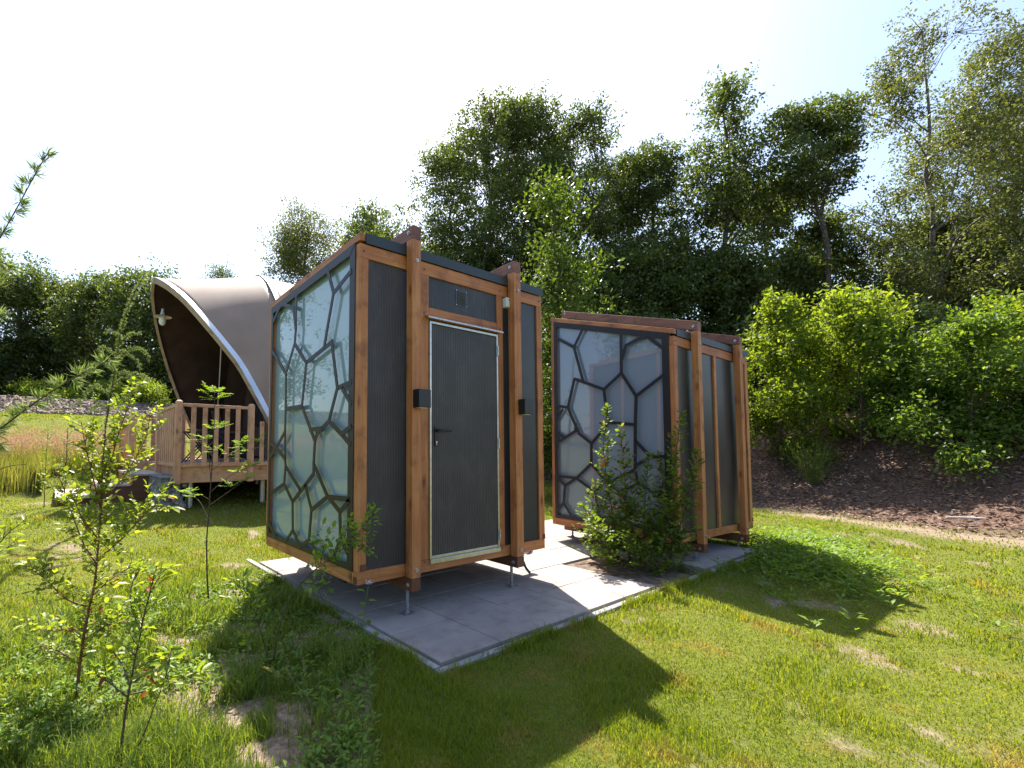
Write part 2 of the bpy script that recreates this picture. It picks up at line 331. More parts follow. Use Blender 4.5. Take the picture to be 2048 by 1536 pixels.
for nm, fn in (('bare', lambda x, y: np.maximum(np.where(np.hypot(x, y) < 30, baref(x, y), 0), sandf(x, y))), ('mulch', mulchf), ('rubble', rubblef)):
    at_ = ground.data.attributes.new(nm, 'FLOAT', 'POINT'); at_.data.foreach_set('value', fn(GX, GY).astype(np.float32).ravel())
# ------------------------------------------------------------------ grass and loose ground cover
def blades(name, x, y, L, wd, m, lean=.5, seg2=True, z0=None):
    n = len(x); z = gz(x, y)-.004 if z0 is None else z0
    base = np.stack([x, y, z], -1); a = RNG.uniform(0, 2*np.pi, n); d = np.stack([np.cos(a), np.sin(a), 0*a], -1)
    b = a+RNG.uniform(-1, 1, n)+np.pi/2; s = np.stack([np.cos(b), np.sin(b), 0*b], -1)*wd[:, None]/2
    ln = RNG.uniform(.1, 1, n)[:, None]*lean*L[:, None]; up = np.array([0, 0, 1.])*L[:, None]
    v0 = base-s; v1 = base+s; m0 = base+up*.55+d*ln*.3-s*.75; m1 = base+up*.55+d*ln*.3+s*.75; t = base+up*(1-.25*RNG.random(n)[:, None])+d*ln
    V = np.stack([v0, v1, m1, m0, t], 1).reshape(-1, 3); i = np.arange(n)*5
    return mesh_np(name, V, [np.stack([i, i+1, i+2, i+3], -1), np.stack([i+3, i+2, i+4], -1)], m)
def polar(n, d0, d1, a0=-.98, a1=.82):
    a = YAW+RNG.uniform(a0, a1, n); d = d0*np.exp(RNG.random(n)*math.log(d1/d0)); return CAM[0]+d*np.cos(a), CAM[1]+d*np.sin(a), d
def paved(x, y):
    A = (x > .04) & (x < 2.93) & (y > -.90) & (y < 2.26); B_ = (x > 2.8) & (x < 5.78) & (y > .26) & (y < 2.3)
    C_ = (x > 3.95) & (x < 5.78) & (y > -.94) & (y < 2.3); D_ = (x > 2.9) & (x < 4.0) & (y > -.94) & (y < .3)
    return A | B_ | C_ | D_
x, y, d = polar(620000, 1.25, 34)
keep = ~paved(x, y) & ~inpoly(x, y, BEDPX) & (RNG.random(len(x)) > np.maximum(np.maximum(baref(x, y)*.93, sandf(x, y)*.9), mulchf(x, y)*1.1)) & (rubblef(x, y) < .3)
x, y, d = x[keep], y[keep], d[keep]
nn = fbm(x*2.2, y*2.2, 3); L = (.014+.024*RNG.random(len(x)))*(.7+.9*ss(.45, .7, nn))*(1+.035*d)
edge = np.exp(-(pavedist(x, y)/.12)**2); L *= 1+.5*edge
wd = .0016*np.power(d, .85)*RNG.uniform(.7, 1.3, len(x))
o = blades('lawn_grass', x, y, L, wd, GRASS, .8); tag(o, 'short mown yellow-green lawn around the cabins', 'grass', kind='stuff')
k = 9000; x = np.concatenate([RNG.uniform(.05, 5.8, k), RNG.normal(.035, .022, k//2)]); y = np.concatenate([RNG.normal(-.93, .02, k), RNG.uniform(-.95, 2.3, k//2)]); cl = fbm(x*4+2, y*4+6, 3); kp = RNG.random(len(x)) < ss(.35, .62, cl); x, y, cl = x[kp], y[kp], cl[kp]
o = blades('kerb_grass', x, y, (.03+.07*RNG.random(len(x))**2)*(.5+1.2*cl), RNG.uniform(.003, .007, len(x)), GRASS, .9); tag(o, 'unmown grass fringe leaning over the kerb of the slabs', 'grass', kind='stuff')
x, y, d = polar(210000, 1.2, 9, .0, .85)
cl = fbm(x*3.1+4, y*3.1+1, 3)
keep = ~paved(x, y) & inpoly(x, y, BEDPX) & (RNG.random(len(x)) > baref(x, y)*.93)
x, y, d, cl = x[keep], y[keep], d[keep], cl[keep]
L = (.03+.10*RNG.random(len(x))**2.0)*(.6+1.1*ss(.4, .7, cl))
o = blades('rough_grass', x, y, L, .0022*np.power(d, .8)*RNG.uniform(.7, 1.4, len(x)), GRASSB, .9); tag(o, 'sparse taller grass growing through bare soil in the planting bed', 'grass', kind='stuff')
# leaf templates: along = x (0..1), across = y, fold = z
TP_LEAF = (np.array([(0, 0, 0), (.32, .42, .10), (.72, .34, .06), (1, 0, -.08), (.72, -.34, .06), (.32, -.42, .10), (.34, 0, 0), (.72, 0, -.03)]),
           [np.array([(0, 6, 1), (3, 2, 7), (3, 7, 4), (0, 5, 6)]), np.array([(6, 7, 2, 1), (5, 4, 7, 6)])])
TP_DIA = (np.array([(0, 0, 0), (.45, .42, .08), (1, 0, -.06), (.45, -.42, .08)]), [np.array([(0, 3, 2, 1)])])
TP_TRI = (np.array([(0, -.5, 0), (0, .5, 0), (1, 0, 0)]), [np.array([(0, 1, 2)])])
def leaf_arrays(pos, dr, nr, size, width, tp):
    dr = unit(dr); side = unit(np.cross(nr, dr)); nr = np.cross(dr, side); T = tp[0]
    size = np.broadcast_to(size, (len(pos),))[:, None, None]
    V = pos[:, None, :]+size*(T[None, :, 0:1]*dr[:, None, :]+T[None, :, 1:2]*width*side[:, None, :]+T[None, :, 2:3]*nr[:, None, :])
    k = len(T); off = (np.arange(len(pos))*k)[:, None, None]
    return V.reshape(-1, 3), [(f[None]+off).reshape(-1, f.shape[1]) for f in tp[1]]
def rdir(n, up=0.0):
    v = RNG.normal(size=(n, 3)); v[:, 2] += up; return unit(v)
def leaves(name, pos, dr, nr, size, width, m, tp=TP_DIA, parent=None, loc=None):
    V, Fs = leaf_arrays(pos, dr, nr, size, width, tp); return mesh_np(name, V, Fs, m, parent, loc=loc)
def rosettes(n, x, y, per, size, h):
    px_ = np.repeat(x, per); py_ = np.repeat(y, per); k = len(px_); a = RNG.uniform(0, 6.283, k)
    r = RNG.uniform(.2, 1, k)*size; P = np.stack([px_+np.cos(a)*r*.4, py_+np.sin(a)*r*.4, gz(px_, py_)+RNG.uniform(.005, h, k)], -1)
    D = np.stack([np.cos(a), np.sin(a), RNG.uniform(.0, .9, k)], -1); N_ = np.stack([-np.cos(a)*.4, -np.sin(a)*.4, np.ones(k)], -1)+RNG.normal(size=(k, 3))*.2
    return P, D, N_
x, y, d = polar(5200, 1.3, 7.5, .02, .85); keep = inpoly(x, y, BEDPX) & ~paved(x, y) & (fbm(x*1.6+30, y*1.6) > .46); x, y = x[keep], y[keep]
P_, D_, N_ = rosettes(0, x, y, 7, .05, .07); o = leaves('low_weeds', P_, D_, N_, RNG.uniform(.018, .05, len(P_)), .55, WEED, TP_DIA); tag(o, 'low broad-leaved weeds spread over the planting bed', 'weeds', kind='stuff')
k = 820; x = RNG.normal(5.7, .8, k); y = -1.35+(x-5.6)*.15+RNG.normal(0, .42, k); keep = ~paved(x, y); x, y = x[keep], y[keep]
P_, D_, N_ = rosettes(0, x, y, 12, .10, .17); o = leaves('leafy_weeds', P_, D_, N_, RNG.uniform(.03, .085, len(P_)), .45, WEED, TP_DIA); tag(o, 'lush patch of leafy weeds on the lawn beside the second cabin pad', 'weeds', kind='stuff')
# bark chips on the bank
k = 42000; s = RNG.uniform(-.15, 6, k); t = RNG.uniform(-8, 13, k); x = 11.5+.93*s+.37*t; y = 1.04-.37*s+.93*t
P_ = np.stack([x, y, gz(x, y)+RNG.uniform(.0, .05, k)], -1); D_ = rdir(k); D_[:, 2] *= .35; N_ = rdir(k, 1.5)
o = leaves('bark_chips', P_, D_, N_, RNG.uniform(.03, .13, k), .35, CHIP, TP_DIA); tag(o, 'brown bark chips and dead leaves covering the bank', 'bark chips', kind='stuff')
# tall grass strip on the left, with pink seed heads
k = 26000; u = RNG.random(k); y = 9.3+u**1.3*3.2+RNG.normal(0, .2, k); x = RNG.uniform(-6.5, -.2, k)+(y-9)*.1
keep = fbm(x*.9, y*.9) > .30; x, y = x[keep], y[keep]
x = np.minimum(x, np.where(y > 10.6, x, -2.0)); L = RNG.uniform(.35, .8, len(x))
o = blades('tall_grass', x, y, L, RNG.uniform(.006, .014, len(x)), TALL, .35); tag(o, 'strip of tall uncut meadow grass left of the wooden steps', 'tall grass', kind='stuff')
k = 4600; x = RNG.uniform(-6.5, -.6, k); y = RNG.uniform(10.2, 12.6, k); keep = fbm(x*.7+5, y*.7) > .40; x, y = x[keep], y[keep]; per = 7
X = np.repeat(x, per)+RNG.normal(0, .035, len(x)*per); Y = np.repeat(y, per)+RNG.normal(0, .035, len(x)*per); Z = gz(X, Y)+np.repeat(RNG.uniform(.5, .85, len(x)), per)+RNG.normal(0, .08, len(X))
P_ = np.stack([X, Y, Z], -1); o = leaves('seed_heads', P_, rdir(len(X), .8), rdir(len(X)), .045, .22, PINK, TP_DIA); tag(o, 'hazy pink seed heads over the tall meadow grass', 'grass', kind='stuff')
# ------------------------------------------------------------------ pavement
TX, TY, TS, TZ = .128, -.8292, .5524, .035
tm = mat('concrete slabs', rough=.8, spec=.3); B = tm.node_tree.nodes['Principled BSDF']
n = nd(tm, 'ShaderNodeTexNoise', Scale=2.3, Detail=7.0, Roughness=.62); lk(tm, coords(tm), n.inputs['Vector'])
g_ = nd(tm, 'ShaderNodeNewGeometry'); a_ = nd(tm, 'ShaderNodeMath', operation='MULTIPLY_ADD'); a_.inputs[1].default_value = .16; lk(tm, g_.outputs['Random Per Island'], a_.inputs[0]); lk(tm, n.outputs[0], a_.inputs[2])
c = ramp(tm, a_.outputs[0], [(.3, (.225, .19, .172)), (.45, (.29, .25, .23)), (.65, (.35, .305, .28)), (.85, (.41, .365, .335))]); ns_ = nd(tm, 'ShaderNodeTexNoise', Scale=6.5, Detail=6.0, Roughness=.7); lk(tm, coords(tm, (1, 1.4, 1)), ns_.inputs['Vector'])
dk_ = ramp(tm, ns_.outputs[0], [(.36, (.62, .58, .54)), (.5, (1, 1, 1))]); mm_ = nd(tm, 'ShaderNodeMix', data_type='RGBA', blend_type='MULTIPLY'); mm_.inputs[0].default_value = .45; lk(tm, c, mm_.inputs[6]); lk(tm, dk_, mm_.inputs[7])
lk(tm, mm_.outputs[2], B.inputs['Base Color'])
n3 = nd(tm, 'ShaderNodeTexNoise', Scale=140.0, Detail=3.0); lk(tm, coords(tm), n3.inputs['Vector']); bump(tm, n3.outputs[0], .25, .003)
pb = MB()
def tileok(i, j):
    if i < 0 or j < 0: return False
    if j > 5: return False
    if j < 2 and i in (5, 6): return False
    return i < 10
for i in range(10):
    for j in range(6):
        if not tileok(i, j): continue
        x0 = TX+i*TS+.004; y0 = TY+j*TS+.004; dz = RNG.uniform(-.0025, .0025, 4)
        x1 = x0+TS-.008; y1 = y0+TS-.008
        pb.hexa([(x0, y0, -.03), (x1, y0, -.03), (x1, y1, -.03), (x0, y1, -.03), (x0, y0, TZ+dz[0]), (x1, y0, TZ+dz[1]), (x1, y1, TZ+dz[2]), (x0, y1, TZ+dz[3])])
pv = pb.build('pavement', tm, bevel=.004); tag(pv, kind='structure')
bd = mat('joint sand', rough=.95); noisy(bd, (.16, .14, .11), (.3, .27, .22), 30, 5, .4)
sb = MB(); sb.box(TX+.01, TX+5*TS-.01, TY+.01, TY+6*TS-.01, -.04, TZ-.012); sb.box(TX+5*TS-.01, TX+10*TS-.01, TY+2*TS+.01, TY+6*TS-.01, -.04, TZ-.013); sb.box(TX+7*TS+.01, TX+10*TS-.01, TY+.01, TY+2*TS+.005, -.04, TZ-.0125)
tag(sb.build('pavement_bed', bd), kind='structure')
kb = MB()
xx = TX-.08
for j in range(4):
    kb.box(TX-.075, TX-.02, TY-.02+j*.9, TY-.02+j*.9+.892, -.06, .028)
for j in range(6):
    kb.box(TX-.075+j*.95, TX-.075+j*.95+.943, TY-.085, TY-.03, -.06, .026)
tag(kb.build('kerb', noisy(mat('kerb concrete', rough=.85), (.2, .2, .2), (.36, .35, .34), 9, 6, .4), bevel=.004), kind='structure')
sm = MB(); sm.poly([(TX+5*TS, TY-.02, .012), (TX+7*TS, TY-.02, .012), (TX+7*TS, TY+2*TS, .012), (TX+5*TS, TY+2*TS, .012)])
tag(sm.build('flower_bed', noisy(mat('bed soil', rough=.95), (.07, .045, .03), (.2, .14, .1), 14, 6, .9, dist=.03)), kind='structure')
# dry rubble bank far left
k = 9000; x = RNG.uniform(-16, 5, k); y = RNG.uniform(24, 28, k); s_ = RNG.uniform(.03, .2, k)**1.0*RNG.uniform(.4, 1.3, k)
mbx = MB()
cube = np.array([(-1, -1, -1), (1, -1, -1), (1, 1, -1), (-1, 1, -1), (-1, -1, 1), (1, -1, 1), (1, 1, 1), (-1, 1, 1)])*.5
Vc = cube[None]*s_[:, None, None]*RNG.uniform(.3, 1.4, (k, 8, 3))
th = RNG.uniform(0, 6.28, k); c_, sn = np.cos(th), np.sin(th)
Vr = np.stack([Vc[..., 0]*c_[:, None]-Vc[..., 1]*sn[:, None], Vc[..., 0]*sn[:, None]+Vc[..., 1]*c_[:, None], Vc[..., 2]], -1)+np.stack([x, y, gz(x, y)+.02], -1)[:, None]
fc = np.array([(0, 3, 2, 1), (4, 5, 6, 7), (0, 1, 5, 4), (1, 2, 6, 5), (2, 3, 7, 6), (3, 0, 4, 7)]); Fc = (fc[None]+(np.arange(k)*8)[:, None, None]).reshape(-1, 4)
tag(mesh_np('rubble', Vr.reshape(-1, 3), [Fc], GRAVEL), 'long heap of grey rubble at the far edge of the left lawn', 'rubble', kind='stuff')
# ------------------------------------------------------------------ the two cabins
LAT1_N = [(1.367, 0.449), (1.016, 0.469), (0.563, 0.43), (0.135, 0.567), (0.379, 0.464), (1.624, 0.46), (1.815, 1.29), (1.823, 1.421), (1.78, 0.898), (1.81, 0.569), (1.598, 2.897), (1.825, 2.755), (1.275, 2.766), (1.208, 2.535), (0.472, 1.603), (0.606, 1.546), (0.846, 1.542), (0.701, 1.501), (0.246, 1.489), (0.106, 1.405), (0.096, 1.544), (0.737, 1.434), (1.031, 1.768), (0.755, 1.232), (0.417, 2.697), (1.427, 1.764), (1.438, 2.128), (1.818, 2.415), (1.227, 2.401), (1.651, 1.382), (1.431, 1.538), (1.416, 1.266), (0.122, 2.798), (0.582, 2.254), (0.947, 2.173), (0.44, 2.278), (0.328, 1.871), (0.103, 1.896), (0.1, 1.728), (0.24, 1.856), (1.399, 1.192), (1.191, 0.592), (0.83, 0.551), (0.259, 0.864), (0.24, 0.655), (1.043, 0.987), (1.427, 1.016), (1.209, 0.861), (0.758, 1.146), (0.48, 0.967), (0.446, 0.956), (0.788, 0.825), (0.926, 1.03), (0.117, 0.977), (0.117, 0.967), (0.551, 2.957), (1.214, 2.901)]
LAT1_E = [(55, 24), (24, 32), (24, 33), (34, 35), (35, 36), (36, 37), (39, 38), (36, 14), (14, 15), (15, 16), (15, 17), (14, 18), (18, 19), (18, 20), (22, 21), (17, 21), (21, 23), (22, 34), (22, 25), (26, 25), (25, 30), (30, 31), (31, 40), (26, 27), (26, 28), (28, 34), (56, 13), (13, 28), (10, 11), (10, 12), (12, 13), (30, 29), (29, 6), (7, 29), (29, 31), (40, 45), (40, 46), (46, 8), (46, 47), (47, 48), (48, 23), (23, 49), (49, 53), (49, 51), (51, 52), (47, 41), (41, 0), (41, 1), (51, 42), (42, 1), (42, 2), (50, 43), (43, 54), (43, 44), (44, 3), (44, 4), (9, 5)]
LAT2_N = [(1.696, 3.013), (1.71, 2.002), (1.708, 1.456), (1.705, 1.605), (1.708, 1.805), (1.691, 0.967), (1.698, 0.936), (1.73, 0.458), (1.462, 0.405), (1.399, 2.826), (0.879, 1.721), (1.011, 1.562), (1.135, 1.441), (1.142, 1.163), (1.384, 0.953), (0.946, 0.955), (0.731, 0.811), (1.085, 0.784), (1.578, 0.836), (1.604, 0.586), (1.255, 2.323), (1.174, 0.831), (0.654, 1.041), (0.844, 0.935), (0.505, 1.472), (0.314, 1.271), (0.498, 1.161), (0.48, 0.928), (0.228, 0.807), (0.482, 0.52), (1.029, 0.435), (1.396, 2.367), (1.036, 0.186), (0.934, 2.17), (1.515, 1.962), (1.331, 1.58), (1.39, 1.62), (1.386, 1.717), (1.589, 1.529), (1.608, 1.938), (0.676, 2.36), (0.481, 2.04), (0.501, 1.675), (0.516, 1.102), (0.124, 2.271), (0.137, 1.275), (0.094, 0.906), (0.123, 2.592), (1.25, 3.064), (0.671, 2.862), (0.606, 2.715), (0.445, 2.768), (0.342, 2.789), (0.671, 2.53), (0.293, 2.754)]
LAT2_E = [(0, 9), (9, 48), (9, 20), (31, 33), (31, 34), (34, 1), (34, 35), (37, 36), (36, 2), (3, 38), (39, 4), (33, 40), (40, 49), (40, 41), (41, 44), (41, 42), (42, 43), (33, 10), (10, 42), (10, 11), (11, 12), (35, 12), (12, 13), (13, 14), (13, 15), (14, 5), (14, 18), (18, 6), (18, 19), (19, 7), (19, 8), (14, 21), (21, 17), (15, 17), (15, 16), (43, 22), (22, 23), (23, 15), (24, 25), (25, 45), (26, 25), (43, 27), (27, 28), (28, 46), (16, 27), (16, 29), (17, 30), (29, 30), (30, 32), (50, 51), (51, 52), (50, 53), (54, 47)]
def lattice(par, N_, E_, W, zb, top, hx, bw=.041, edge=(.085, .05, .075, .05)):
    """flat cut-metal screen on the x=0 plane: rim strips + cell bars, each at its own tiny offset"""
    near, far, tp_, bt = edge; y0, y1 = .058, W-.055; m = MB(); T = .006
    tp = lambda y: top(y)-.062
    def strip(pts, k): m.prism([(-T-.0009*k, y, z) for y, z in pts], (T, 0, 0))
    # rim
    strip([(y0, zb), (y1, zb), (y1-far, zb+bt), (y0+near, zb+bt)], 1)
    strip([(y0+near, zb+bt-.0), (y0+near, tp(y0+near)-tp_), (y0, tp(y0)), (y0, zb)], 2)
    strip([(y1, zb), (y1, tp(y1)), (y1-far, tp(y1-far)-tp_), (y1-far, zb+bt)], 3)
    strip([(y0, tp(y0)), (y0+near, tp(y0+near)-tp_), (y1-far, tp(y1-far)-tp_), (y1, tp(y1))], 4)
    used = {}
    for i, j in E_:
        a = Vector((N_[i][0], N_[i][1])); b = Vector((N_[j][0], N_[j][1])); d = (b-a).normalized(); a = a-d*bw*.28; b = b+d*bw*.28; n_ = Vector((-d.y, d.x))*bw/2
        cl = lambda p: (min(max(p[0], y0+.01), y1-.01), min(max(p[1], zb+.01), tp(min(max(p[0], y0), y1))-.01))
        k = 0
        while k in used.get(i, set()) | used.get(j, set()): k += 1
        used.setdefault(i, set()).add(k); used.setdefault(j, set()).add(k)
        strip([cl(q) for q in (a-n_, b-n_, b+n_, a+n_)], 5+k)
    return m.build('lattice_screen', LATM, par)
def cabin(name, label, loc, rz, ry, L, W, zb, zt0, zt1, hoops, hz, hbot, lat, glass, door):
    R_ = empty(name, loc, rz, ry=ry); tag(R_, label, 'cabin')
    top = lambda y: zt0+(zt1-zt0)*y/W; sl = (zt1-zt0)/W; P = .083
    BV = .004
    # corner posts
    for (x, y) in ((0, 0), (L-P, 0), (0, W-P), (L-P, W-P)):
        w = .07 if False else P
        m = MB(); z1a, z1b = top(y)-.062, top(y+w)-.062
        if y == 0: z1a = z1b = zt0-.197+0
        m.hexa([(x, y, zb+.1), (x+P, y, zb+.1), (x+P, y+w, zb+.1), (x, y+w, zb+.1), (x, y, z1a), (x+P, y, z1a), (x+P, y+w, z1b), (x, y+w, z1b)]); m.build('corner_post', WZ, R_, BV)
    # floor beams
    f = MB().box(.003, L-.003, 0, P, zb+.002, zb+.1).build('floor_beam', WX, R_, BV); MB().box(.003, L-.003, W-P, W, zb+.002, zb+.1).build('floor_beam', WX, R_, BV)
    MB().box(0, P, P+.001, W-P-.001, zb, zb+.098).build('floor_beam', WY, R_, BV); MB().box(L-P, L, P+.001, W-P-.001, zb, zb+.098).build('floor_beam', WY, R_, BV)
    for b_ in ((-.0025, .012, .004, .05, zb+.004, zb+.062), (P*.32, P+.001, -.0025, .012, zb+.1005, zb+.152), (L-P*.5, L+.0025, -.0024, .012, zb+.1005, zb+.15)): MB().box(*b_).build('beam_end', WEND, f)
    # roof beams: front one under a dark fascia, sloping side beams with their top on show
    MB().box(.003, L-.003, .001, P, zt0-.196, zt0-.081).build('roof_beam', WX, R_, BV)
    zr = top(W); MB().box(.003, L-.003, W-P, W, zr-.18, zr-.07).build('roof_beam', WX, R_, BV)
    for x in (0, L-.05):
        m = MB(); m.hexa([(x-.001, -.006, zt0-.061), (x+.05, -.006, zt0-.061), (x+.05, W+.004, zr-.061), (x-.001, W+.004, zr-.061), (x-.001, -.006, zt0), (x+.05, -.006, zt0), (x+.05, W+.004, zr), (x-.001, W+.004, zr)]); m.build('roof_beam', WY, R_, .003)
    rf = MB(); rf.hexa([(.052, -.012, zt0-.068), (L-.052, -.012, zt0-.068), (L-.052, W+.02, zr-.07), (.052, W+.02, zr-.07), (.052, -.012, zt0-.006), (L-.052, -.012, zt0-.006), (L-.052, W+.02, zr-.006), (.052, W+.02, zr-.006)])
    rf = rf.build('roof', ROOF, R_); MB().box(.051, L+.006, -.0125-.004, -.0125, zt0-.08, zt0+.004).build('fascia', ROOF, rf)
    # floor, rear and right walls
    MB().box(.06, L-.06, .06, W-.06, zb-.005, zb+.03).build('floor_deck', DARK, R_)
    MB().box(.25, L-.3, W-.42, W-.3, zb-.075, zb-.006).build('joist', DARK, R_); MB().box(.09, L-.3, .35, .45, zb-.07, zb-.006).build('joist', DARK, R_)
    MB().box(P+.001, L-P-.001, W-.035, W-.02, zb+.1, zr-.18).build('wall_panel', PAN2, R_)
    m = MB(); m.hexa([(L-.035, P+.001, zb+.098), (L-.02, P+.001, zb+.098), (L-.02, W-P-.001, zb+.098), (L-.035, W-P-.001, zb+.098), (L-.035, P+.001, top(P)-.061), (L-.02, P+.001, top(P)-.061), (L-.02, W-P-.001, top(W-P)-.061), (L-.035, W-P-.001, top(W-P)-.061)]); m.build('wall_panel', PAN2, R_)
    for y in (W*.33, W*.66): MB().box(L-.06, L-.001, y-.03, y+.03, zb+.1, top(y)-.09).build('wall_stud', WZ, R_, BV)
    # milky pane recessed behind the screen
    m = MB(); g0 = .034; m.hexa([(g0, P*.7, zb+.09), (g0+.01, P*.7, zb+.09), (g0+.01, W-P*.7, zb+.09), (g0, W-P*.7, zb+.09), (g0, P*.7, top(P)-.07), (g0+.01, P*.7, top(P)-.07), (g0+.01, W-P*.7, top(W-P)-.07), (g0, W-P*.7, top(W-P)-.07)]); m.build('glass_pane', glass, R_)
    lattice(R_, lat[0], lat[1], W, zb+.097, top, 0)
    # timber hoops that carry the box
    for (x0, x1) in hoops:
        xm = (x0+x1)/2; zs = hz+(-.1)*sl
        pt = hz-.005
        p = MB().box(x0, x1, -.1, -.0175, hbot+.1, pt-.11).build('hoop_post', WZ, R_, BV)
        y2 = W+.1; zpe = hz+(W+.1)*sl+.1*sl
        MB().box(x0, x1, W+.008, y2, hbot+.1, zpe-.11).build('hoop_post', WZ, R_, BV)
        bm_ = MB(); bm_.hexa([(x0, -.1005, hz-.115), (x1, -.1005, hz-.115), (x1, y2, zpe-.109), (x0, y2, zpe-.109), (x0, -.1005, hz), (x1, -.1005, hz), (x1, y2, zpe), (x0, y2, zpe)])
        tb = bm_.build('hoop_roof_beam', WTB, R_, BV)
        bb = MB().box(x0, x1, -.1, y2, hbot, hbot+.097).build('hoop_floor_beam', WEND, R_, BV)
        def disc(c, ax, r=.018, t=.008):
            c = Vector(c); d = Vector(ax); m = MB(); m.tube([c, c+d*t], [r, r*.92], 12); m.tube([c+d*t, c+d*t*1.9], [r*.55, r*.5], 6); return m
        disc((xm, -.1, zb+.065), (0, -1, 0)).build('bolt', STEEL, p); disc((xm, -.1, zt0-.142), (0, -1, 0)).build('bolt', STEEL, p)
        disc((x0, -.05, hz-.055+.05*0), (-1, 0, 0)).build('bolt', STEEL, tb); disc((x0, y2-.06, zpe-.055-.03*0), (-1, 0, 0)).build('bolt', STEEL, tb); disc((x0, -.05, hbot+.045), (-1, 0, 0)).build('bolt', STEEL, bb)
        for y in (.02, W-.02):
            m = MB(); m.tube([(xm, y, .036), (xm, y, hbot)], .014, 10); m.box(xm-.05, xm+.05, y-.04, y+.04, .0362, .0425); m.tube([(xm, y, .0424), (xm, y, .056)], .026, 6); m.build('support_foot', DSTEEL, R_)
    return R_
c1 = cabin('ribbed_cabin', 'nearest timber framed cabin, with a ribbed dark door and two black lamps', (0, 0, 0), 0, 0, 2.25, 1.935, .338, 3.08, 2.972,
           ((.445, .535), (1.70, 1.80)), 3.235, .238, (LAT1_N, LAT1_E), GLASS, True)
def scr(p, x, z, parent, y=-.0035, r=.008): MB().tube([(x, 0.001, z), (x, y, z)], r, 8).build('screw_plug', WEND, parent)
L1 = 2.25
# front wall of cabin 1
MB().box(.084, .603, .018, .03, .436, 2.885).build('wall_panel', PAN, c1)
MB().box(.604, .70, .001, .08, .4395, 2.884).build('door_post', WZ, c1, .004)
MB().box(1.557, 1.643, .001, .08, .4395, 2.884).build('door_post', WZ, c1, .004)
MB().box(.701, 1.556, .001, .08, 2.502, 2.604).build('lintel', WX, c1, .004)
tr = MB().box(.701, 1.556, .018, .03, 2.605, 2.884).build('transom_panel', panelmat('ribbed transom', (.032, .032, .036), .02, strength=.25), c1)
MB().box(1.644, 2.166, .018, .03, .436, 2.884).build('wall_panel', PAN2, c1)
m = MB()
for i in range(8):
    z = 2.70+i*.0165; m.hexa([(1.045, .008, z), (1.152, .008, z), (1.152, .0175, z-.002), (1.045, .0175, z-.002), (1.045, .006, z+.004), (1.152, .006, z+.004), (1.152, .0175, z+.011), (1.045, .0175, z+.011)])
m.box(1.027, 1.17, .0135, .0178, 2.686, 2.838)
vt = m.build('vent_grille', noisy(mat('vent metal', rough=.4, metal=.3), (.05, .055, .06), (.075, .08, .09), 9), tr)
for x in (1.035, 1.162):
    for z in (2.694, 2.83): MB().tube([(x, .0135, z), (x, .011, z)], .005, 8).build('screw', STEEL, vt)
m = MB(); m.box(.702, .722, -.012, .03, .44, 2.485).box(1.537, 1.5565, -.012, .03, .44, 2.485).box(.722, 1.537, -.012, .03, 2.463, 2.4852)
dfm = m.build('door_frame', ALU, c1, .002)
MB().box(.702, 1.5565, -.022, .035, .400, .4385).build('threshold', ALU, c1, .003)
m = MB(); m.hexa([(.655, -.05, 2.506), (1.592, -.05, 2.506), (1.592, .0005, 2.512), (.655, .0005, 2.512), (.655, -.05, 2.510), (1.592, -.05, 2.510), (1.592, .0005, 2.532), (.655, .0005, 2.532)])
m.box(.655, 1.592, -.053, -.0495, 2.497, 2.5105); m.build('drip_strip', STEEL, c1)
DR = MB().box(.726, 1.533, -.004, .02, .465, 2.458).build('door', panelmat('ribbed door skin', (.050, .044, .043), .0205, strength=.8), c1)
MB().box(.7225, 1.5365, -.0055, .012, .44, .4645).build('bottom_rail', ALU, DR, .002)
m = MB(); m.box(.755, .79, -.013, -.0042, 1.392, 1.565); m.tube([(.7725, -.013, 1.53), (.7725, -.055, 1.53)], .011, 10); m.tube([(.7725, -.05, 1.53), (.80, -.056, 1.531), (.915, -.052, 1.527)], [.0105, .0105, .009], 10)
hd = m.build('handle', BLK, DR, 0); MB().tube([(.7725, -.0125, 1.43), (.7725, -.018, 1.43)], .0085, 10).box(.769, .776, -.0178, -.0126, 1.402, 1.43).build('lock_cylinder', ALU, hd)
for z in (2.32, 1.42, .56): MB().tube([(1.548, -.02, z-.05), (1.548, -.02, z+.05)], .009, 8).box(1.541, 1.556, -.0155, -.0122, z-.05, z+.05).build('hinge', STEEL, DR)
for (x, z) in ((.65, 2.93), (1.60, 2.93), (.04, 2.94), (2.205, 2.94), (.65, .425), (1.60, .425), (1.6, 2.55), (.65, 2.55)): scr(0, x, z, c1)
# wall lamps on the hoop posts, alarm box under the eaves
for x in (.512, 1.80):
    q = MB().box(x-.06, x+.062, -.185, -.102, 1.705, 1.853).build('wall_lamp', BLK, c1, .004); MB().box(x-.04, x+.04, -.170, -.12, 1.7015, 1.7052).build('lamp_glass', LGLASS, q)
q = MB().box(1.655, 1.73, -.04, .0175, 2.775, 2.872).build('alarm_box', WHITE, c1, .006); MB().tube([(1.70, -.0405, 2.85), (1.70, -.043, 2.85)], .012, 10).build('alarm_grille', DSTEEL, q)
m = MB(); m.tube([(2.02, .30, .275), (2.33, .30, .262)], .04, 14); q = m.build('waste_pipe', DSTEEL, c1, smooth=False); MB().tube([(2.325, .30, .262), (2.36, .30, .260), (2.375, .30, .259)], [.052, .052, .04], 16).build('pipe_cap', BLUE, q)
MB().box(1.93, 2.2, .26, .34, .245, .32).build('pipe_bracket', DARK, c1)
